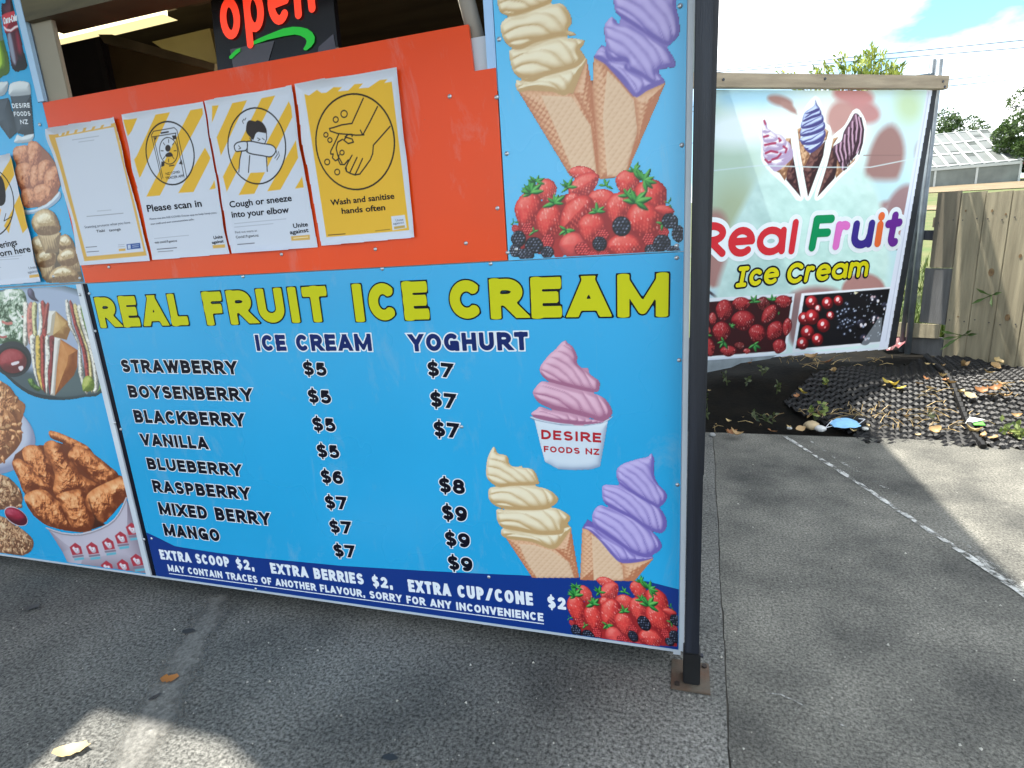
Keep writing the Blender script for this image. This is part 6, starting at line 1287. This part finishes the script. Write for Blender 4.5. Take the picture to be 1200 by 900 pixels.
sp = [(p[0], p[1], float(bank_z(p[0], p[1])) + .04) for p in sp]
fine = [Vector(sp[0]).lerp(Vector(sp[-1]), i/60) for i in range(61)]
for i, q in enumerate(fine): q.z = float(bank_z(q.x, q.y)) + .035 + .006*(i % 2)
seam.tube(fine, [.016 + .006*(i % 2) for i in range(61)], 7); o = seam.obj('mat_edge', MATB); solo(o, 'raised black plastic edge strip along the seam between the two mats', 'edge strip', loc=tuple(fine[-1]))

# ------------------------------------------------------------------ litter, leaves, weeds
def surf(px, py, lift=.0):
    d = ray(px, py); t = 1.
    while t < 12:
        p = CAM + d*t; z = 0. if p[1] < EDGE else float(bank_z(p[0], p[1])) + .02
        if p[2] <= z + lift: return Vector((p[0], p[1], z + lift))
        t += .004
    return Vector(p)
def dry_leaf(p, size, rot, curl, mat, label=None, group=None, lobed=False, aspect=.5, tilt=.15):
    n = 9; v = []; f_ = []; g = random.Random(int(abs(p.x*999 + p.y*777)))
    for i in range(n+1):
        t = i/n; w_ = math.sin(math.pi*min(1, t*.96 + .04))**.75 * aspect * (1 + (g.uniform(-.35, .35) if lobed else g.uniform(-.1, .1))); x = (t-.5)
        w2 = w_ * (1 + (g.uniform(-.3, .3) if lobed else 0)); zc = curl*(x*x*2.2)
        v += [(x, -w_*.5, zc + curl*.5*w_ + g.uniform(0, .03)), (x, 0, zc + .012), (x, w2*.5, zc + curl*.5*w2 + g.uniform(0, .03))]
    for i in range(n): f_ += [(3*i, 3*i+3, 3*i+4, 3*i+1), (3*i+1, 3*i+4, 3*i+5, 3*i+2)]
    M = Matrix.Rotation(rot, 4, 'Z') @ Matrix.Rotation(g.uniform(-tilt, tilt), 4, 'X') @ Matrix.Rotation(g.uniform(-tilt, tilt)*.6, 4, 'Y') @ Matrix.Scale(size, 4)
    me_ = bpy.data.meshes.new('dry_leaf'); me_.from_pydata([M @ Vector(q) for q in v], [], f_); me_.update(); me_.polygons.foreach_set('use_smooth', [True]*len(me_.polygons))
    zmin = min(q.co.z for q in me_.vertices); me_.transform(Matrix.Translation((0, 0, -zmin + .006)))
    o = link('dry_leaf', me_, mat); o.location = p; tag(o, label, 'leaf', group); return o
TAN = leaf_mat('tan_leaf', (156, 124, 80), (176, 146, 102), .1); BRN = leaf_mat('brown_leaf', (142, 96, 56), (158, 108, 66), .15); CRM = leaf_mat('cream_leaf', (176, 152, 102), (192, 170, 122), .1); ORB = leaf_mat('orange_leaf', (176, 112, 52), (186, 122, 58), .15); YLW = leaf_mat('yellow_leaf', (172, 150, 56), (190, 168, 72), .15); DKL = leaf_mat('dark_leaf', (44, 44, 44), (50, 50, 50), .0)
dry_leaf(surf(200, 798), .052, .45, .18, ORB, 'small orange brown leaf lying alone on the shaded paving', aspect=.6, lobed=True, tilt=.2)
dry_leaf(surf(86, 883), .085, .55, .22, CRM, 'pale torn leaf lying in the sunlit patch of paving', lobed=True, aspect=.55)
for px, py, s, r in ((182, 819, .034, 1.0), (38, 714, .055, .5), (222, 742, .045, .3), (458, 891, .04, .2)):
    dry_leaf(surf(px, py), s, r, .05, DKL, 'dark wet leaf or stain flat on the paving by the stall', 'dark leaves on the paving', aspect=.5)
LV = ((1038, 450, .10, .1, YLW, 'yellow dry leaf on the left mat'), (1048, 453, .11, -.2, YLW, ''), (1055, 457, .12, .1, YLW, ''), (1036, 453, .07, .9, CRM, ''), (1077, 451, .09, 1.0, TAN, ''), (1085, 446, .08, 1.4, BRN, ''), (1090, 457, .10, .5, CRM, ''), (1104, 442, .08, .2, CRM, ''), (1113, 450, .10, -.2, TAN, ''), (1108, 446, .07, .8, BRN, ''),
      (1165, 432, .15, .5, TAN, ''), (1168, 427, .13, .9, CRM, ''), (1158, 438, .10, .4, CRM, ''), (1127, 430, .15, -.1, TAN, ''), (1126, 461, .11, .9, CRM, ''), (1137, 466, .11, -.1, CRM, ''), (1148, 460, .14, .4, BRN, ''), (1165, 458, .13, .7, BRN, ''), (1160, 464, .10, .2, TAN, ''), (1180, 466, .11, .0, TAN, ''), (1172, 452, .09, .3, TAN, ''),
      (1094, 507, .12, .2, TAN, ''), (1140, 508, .12, -.3, CRM, ''), (1152, 513, .11, .2, TAN, ''), (1165, 515, .09, .0, TAN, ''), (1183, 510, .08, .3, CRM, ''), (1076, 511, .05, .3, CRM, ''), (940, 462, .11, .0, YLW, ''), (933, 466, .07, .2, BRN, ''), (937, 458, .05, .2, CRM, ''), (878, 427, .13, 1.4, BRN, ''), (952, 420, .16, -.2, TAN, ''), (970, 426, .16, -.1, BRN, ''), (978, 437, .10, 1.3, TAN, ''),
      (855, 509, .12, .1, BRN, ''), (862, 511, .12, .0, TAN, ''), (905, 507, .10, .1, BRN, ''), (853, 495, .06, .4, CRM, ''), (871, 490, .03, .6, CRM, ''), (831, 459, .04, .8, CRM, ''), (938, 505, .10, .4, TAN, ''), (960, 488, .09, .1, TAN, ''), (925, 502, .05, .2, CRM, ''), (1087, 428, .06, .2, CRM, ''), (1095, 428, .04, .1, CRM, ''), (968, 452, .05, .9, YLW, ''), (1016, 500, .05, .4, CRM, ''), (1000, 507, .06, .1, CRM, ''), (1062, 490, .06, .2, TAN, ''), (1105, 430, .05, .5, TAN, ''), (1192, 489, .08, .5, TAN, ''), (1145, 488, .06, .1, CRM, ''))
names = {id(YLW): 'dry yellow leaf among the litter on the garden bed', id(CRM): 'dry cream coloured leaf among the litter on the garden bed', id(TAN): 'dry tan leaf among the litter on the garden bed', id(BRN): 'dry brown leaf among the litter on the garden bed'}
grp = {id(YLW): 'dry yellow leaves on the garden bed', id(CRM): 'dry cream leaves on the garden bed', id(TAN): 'dry tan leaves on the garden bed', id(BRN): 'dry brown leaves on the garden bed'}
for px, py, s, r, mt, _ in LV: dry_leaf(surf(px, py, .02), s*.62, r + random.uniform(-.9, .9), random.uniform(.2, 1.0), mt, names[id(mt)], grp[id(mt)], lobed=random.random() < .6, aspect=random.uniform(.42, .72), tilt=.55)
# dry straw and clippings
STRAW = leaf_mat('straw', (150, 124, 78), (206, 178, 122), .1); m = MB()
for px0, py0, sx, sy, n in ((1180, 455, 16, 7, 46), (1010, 487, 40, 5, 70), (1060, 482, 36, 6, 60), (960, 485, 22, 6, 40), (945, 424, 26, 6, 80), (1100, 465, 14, 9, 40), (1115, 486, 26, 8, 45), (1095, 500, 40, 6, 50), (1050, 500, 20, 4, 25), (840, 500, 12, 8, 20), (900, 495, 16, 6, 18), (1020, 424, 40, 4, 40)):
    for k in range(int(n*.32)):
        p = surf(px0 + random.gauss(0, sx*.6), py0 + random.gauss(0, sy*.6), .022); 
        if p.y < EDGE + .01: continue
        d = rv(); d.z = abs(d.z)*.35; l = random.uniform(.04, .15); q = p + d*l*.5 + Vector((0, 0, .012)); m.tube([p, q, p + d*l], [.0016, .0014, .0008], 3, False)
o = m.obj('dry_straw', STRAW); o['kind'] = 'stuff'; tag(o, 'scattered dry straw and clippings on the garden bed', 'straw')
m = MB()
for k in range(2600):
    x, y = random.uniform(3.75, 7), random.uniform(4.5, 9); p = Vector((x, y, field_z(x, y) - .01)); d = Vector((random.gauss(0, .3), random.gauss(0, .3), 1)); leaf_quad(m, p, d, rv(), random.uniform(.10, .3), .014)
for k in range(900):
    x, y = random.uniform(3.4, 4.6), random.uniform(4.2, 4.9); p = Vector((x, y, .08)); d = Vector((random.gauss(0, .35), random.gauss(0, .35), 1)); leaf_quad(m, p, d, rv(), random.uniform(.12, .4), .016)
bmesh_ = bpy.data.meshes.new('long_grass'); bmesh_.from_pydata([tuple(v) for v in m.v], [], m.f); bmesh_.update()
o = link('long_grass', bmesh_, leaf_mat('grass_blade', (44, 64, 18), (96, 110, 40), .25)); o['kind'] = 'stuff'; tag(o, 'long sunlit grass behind the fence gap', 'grass')
GREEN = leaf_mat('weed_leaf', (36, 50, 26), (84, 92, 54), .2); GREENB = leaf_mat('bright_weed', (74, 98, 38), (140, 150, 74), .25)
def weed(px, py, h_px, n, label, mat, spread=.05, grp_=None):
    p = surf(px, py, .0); s_ = (Vector(at_depth(px+1, py, p.y)) - Vector(at_depth(px, py, p.y))).length; h = h_px*s_
    t = thing('weed', label, 'weed', tuple(p), grp_); st = MB(); lf = MB()
    for k in range(max(2, n//5)):
        e = p + Vector((random.gauss(0, spread*.8), random.gauss(0, spread*.5), h*random.uniform(.6, 1))); st.tube([p, p.lerp(e, .5) + Vector((0, 0, .01)), e], [.003, .002, .001], 4)
        for j in range(5):
            q = p.lerp(e, random.uniform(.35, 1)); leaf_quad(lf, q, rv() + Vector((0, -.4, .3)), Vector((0, -1, .5)) + rv(.6), random.uniform(.025, .045), random.uniform(.016, .026))
    st.obj('stem', GREEN, t); lf.obj('leaf_cluster', mat, t)
weed(852, 452, 18, 14, 'small green weed on the dark bed below the left end of the banner', GREEN, .03); weed(874, 453, 10, 12, 'low weed on the dark bed right of the leftmost weed', GREEN, .04); weed(893, 440, 12, 14, 'weed with round leaves close under the tarpaulin end', GREEN, .04)
weed(970, 455, 24, 14, 'upright yellow green weed on the dark bed under the middle of the banner', GREENB, .02); weed(910, 462, 16, 8, 'thin weed in the middle of the dark bed', GREEN, .02); weed(830, 492, 30, 26, 'leafy weed growing beside the black corner post', GREEN, .06)
weed(905, 497, 16, 16, 'creeping weed at the near edge of the bed left of the mask', GREEN, .09); weed(955, 494, 24, 24, 'grassy yellow tuft just behind the blue mask', GREENB, .07); weed(1194, 516, 24, 40, 'bright green weed at the slab edge on the far right', GREENB, .06); weed(1090, 492, 9, 8, 'tiny weed poking through the left mat', GREEN, .04)
# creeper shoots coming through the fence
VINE = leaf_mat('creeper_leaf', (44, 66, 36), (96, 124, 60), .25)
for lab, cx, cy, lv in (('dark creeper shoot poking between palings low on the fence', 1128, 393, ((1112, 388), (1142, 392), (1108, 409), (1120, 401), (1143, 388), (1117, 396))), ('lighter creeper sprig poking through the fence beside a knot', 1162, 346, ((1150, 352), (1170, 344), (1166, 352), (1158, 343)))):
    b = Vector(FENCE.w(*FENCE.tr(cx, cy), .004)); t = thing('creeper', lab, 'creeper', tuple(b)); st = MB(); lf = 0
    for px, py in lv:
        e = Vector(FENCE.w(*FENCE.tr(px, py), random.uniform(.02, .06))); st.tube([b, e], [.003, .0015], 4); d = (e - b); lf = MB(); leaf_quad(lf, e - d*.6, d + rv(.01), Vector(FENCE.n), .10, .024); lf.obj('leaf', VINE, t)
    st.obj('stem', VINE, t)
# grit scattered on the paving
m = MB(); g = random.Random(3)
for k in range(520):
    px, py = g.uniform(-20, 1220), g.uniform(500, 930); q = ground(px, py)
    if q[1] > EDGE - .01 or (q[1] > -.02 and q[0] < 1.93): continue
    r = g.choice((.0016, .002, .0026, .0034, .005)); c = Vector((q[0], q[1], .001)); a = g.uniform(0, 6)
    m.add([c + Vector((math.cos(a)*r, math.sin(a)*r, 0)), c + Vector((math.cos(a+2)*r, math.sin(a+2)*r, 0)), c + Vector((math.cos(a+4)*r, math.sin(a+4)*r, 0)), c + Vector((0, 0, r*1.1))], [(0, 1, 3), (1, 2, 3), (2, 0, 3)])
gm = bpy.data.meshes.new('grit'); gm.from_pydata(m.v, [], m.f); gm.update(); o = link('grit', gm, leaf_mat('grit_mix', (60, 58, 54), (196, 192, 180), 0)); o['kind'] = 'stuff'; tag(o, 'loose grit and tiny stones scattered on the paving', 'grit')
# blue face mask
mk = thing('face_mask', 'light blue disposable face mask dropped by the slab edge', 'face mask', tuple(surf(990, 500)))
p0 = surf(990, 501); d = ray(990, 497); vx = Vector((ROT[0][0], ROT[0][1], 0)).normalized(); vy = Vector((-vx.y, vx.x, 0)); v = []; f_ = []; nx_, ny_ = 14, 8
for j in range(ny_ + 1):
    for i in range(nx_ + 1):
        s, t = i/nx_*2 - 1, j/ny_*2 - 1; hx = .082*s; hy = .052*t*(1 - .45*s*s) ; z = .012 + .016*(1 - s*s)*max(0, 1 - t*t)**.6 + .030*(t+1)*.5*(1-.5*s*s) + .005*math.sin(j*2.2) + .008*(vnoise(np.array(s*2.3 + 5), np.array(t*2.1 + 9), 4) - .5)
        q = p0 + vx*hx + vy*hy + Vector((0, 0, z)); v.append(tuple(map(float, q)))
for j in range(ny_):
    for i in range(nx_): f_.append((j*(nx_+1)+i, j*(nx_+1)+i+1, (j+1)*(nx_+1)+i+1, (j+1)*(nx_+1)+i))
mm = MB(); mm.v = v; mm.f = f_; mm.obj('mask_sheet', vary('mask_blue', (140, 194, 232), rough=.7, amt=.06, scale=30, bump=.2, bscale=120), mk, smooth=True)
for sg in (-1, 1):
    a = p0 + vx*.08*sg + Vector((0, 0, .05)); b = p0 + vx*.08*sg + Vector((0, 0, .012)); e = p0 + vx*(.125*sg) + vy*.01*sg + Vector((0, 0, .04 if sg > 0 else .006))
    mm = MB(); P = [a.lerp(e, 1-(1-t)**2) if t <= 1 else e.lerp(b, (t-1)**2) for t in [i/6 for i in range(13)]]; mm.tube(P, .0022, 5); mm.obj('ear_loop', ink('loop_white', (226, 228, 232), .7), mk)
# stones, bottle cap, red wrapper
def rock(px, py, r, c, label, sq=.6):
    p = surf(px, py, .0); bm = bmesh.new(); bmesh.ops.create_icosphere(bm, subdivisions=2, radius=r); g = random.Random(int(px*7))
    for v_ in bm.verts: v_.co *= 1 + g.uniform(-.14, .14); v_.co.z *= sq
    me_ = bpy.data.meshes.new('stone'); bm.to_mesh(me_); bm.free(); me_.polygons.foreach_set('use_smooth', [True]*len(me_.polygons)); o = link('stone', me_, vary('stone_' + str(px), c, rough=.8, amt=.15, scale=14, bump=.3)); o.location = p + Vector((0, 0, r*sq*.7)); tag(o, label, 'stone')
rock(951, 502, .045, (178, 158, 124), 'rounded tan stone left of the blue mask'); rock(961, 505, .034, (200, 200, 198), 'pale grey stone touching the blue mask'); rock(1014, 504, .02, (206, 204, 196), 'small white stone right of the blue mask'); rock(925, 503, .016, (190, 190, 188), 'small grey stone left of the tan stone'); rock(835, 511, .02, (150, 150, 148), 'grey pebble at the foot of the bed behind the post')
m = MB(); g = random.Random(9); pw = surf(1052, 407, .0); v = []; f_ = []
for j in range(6):
    for i in range(12):
        s = i/11 - .5; v.append(tuple(pw + vx*s*.26 + vy*(j/5 - .5)*.12 + Vector((0, 0, .03 + .06*j/5 + g.uniform(-.016, .016) + .08*s))))
for j in range(5):
    for i in range(11): f_.append((j*12+i, j*12+i+1, (j+1)*12+i+1, (j+1)*12+i))
m.v = v; m.f = f_; o = m.obj('crumpled_wrapper', vary('red_wrapper', (140, 36, 46), rough=.45, amt=.1, scale=9, col2=(120, 112, 112))); solo(o, 'crumpled red and silver wrapper under the corner of the banner', 'wrapper', loc=tuple(pw))
m = MB(); pg = surf(1131, 497, .03); m.prism([pg, pg + vx*.05 + vy*.01, pg + vx*.1 - vy*.01 + Vector((0, 0, .02)), pg + vx*.06 + vy*.05 + Vector((0, 0, .02))], (0, 0, .004)); o = m.obj('paper_scrap', vary('white_scrap', (224, 226, 220), rough=.6, amt=.05)); solo(o, 'white paper scrap with a torn end on the seam of the mats', 'scrap', loc=tuple(pg))
m = MB(); pg = surf(1138, 499, .03) + vx*.02; m.prism([pg, pg + vx*.05 - vy*.015, pg + vx*.055 + vy*.015 + Vector((0, 0, .012)), pg + vx*.005 + vy*.025], (0, 0, .004)); o = m.obj('plastic_scrap', vary('green_scrap', (96, 190, 70), rough=.4, amt=.05)); solo(o, 'bright green plastic scrap beside the white paper scrap', 'scrap', loc=tuple(pg))
m = MB(); pw = surf(1, 651); m.tube([pw + Vector((-.02, 0, .01)), pw + Vector((.02, -.01, .02))], .004, 5)
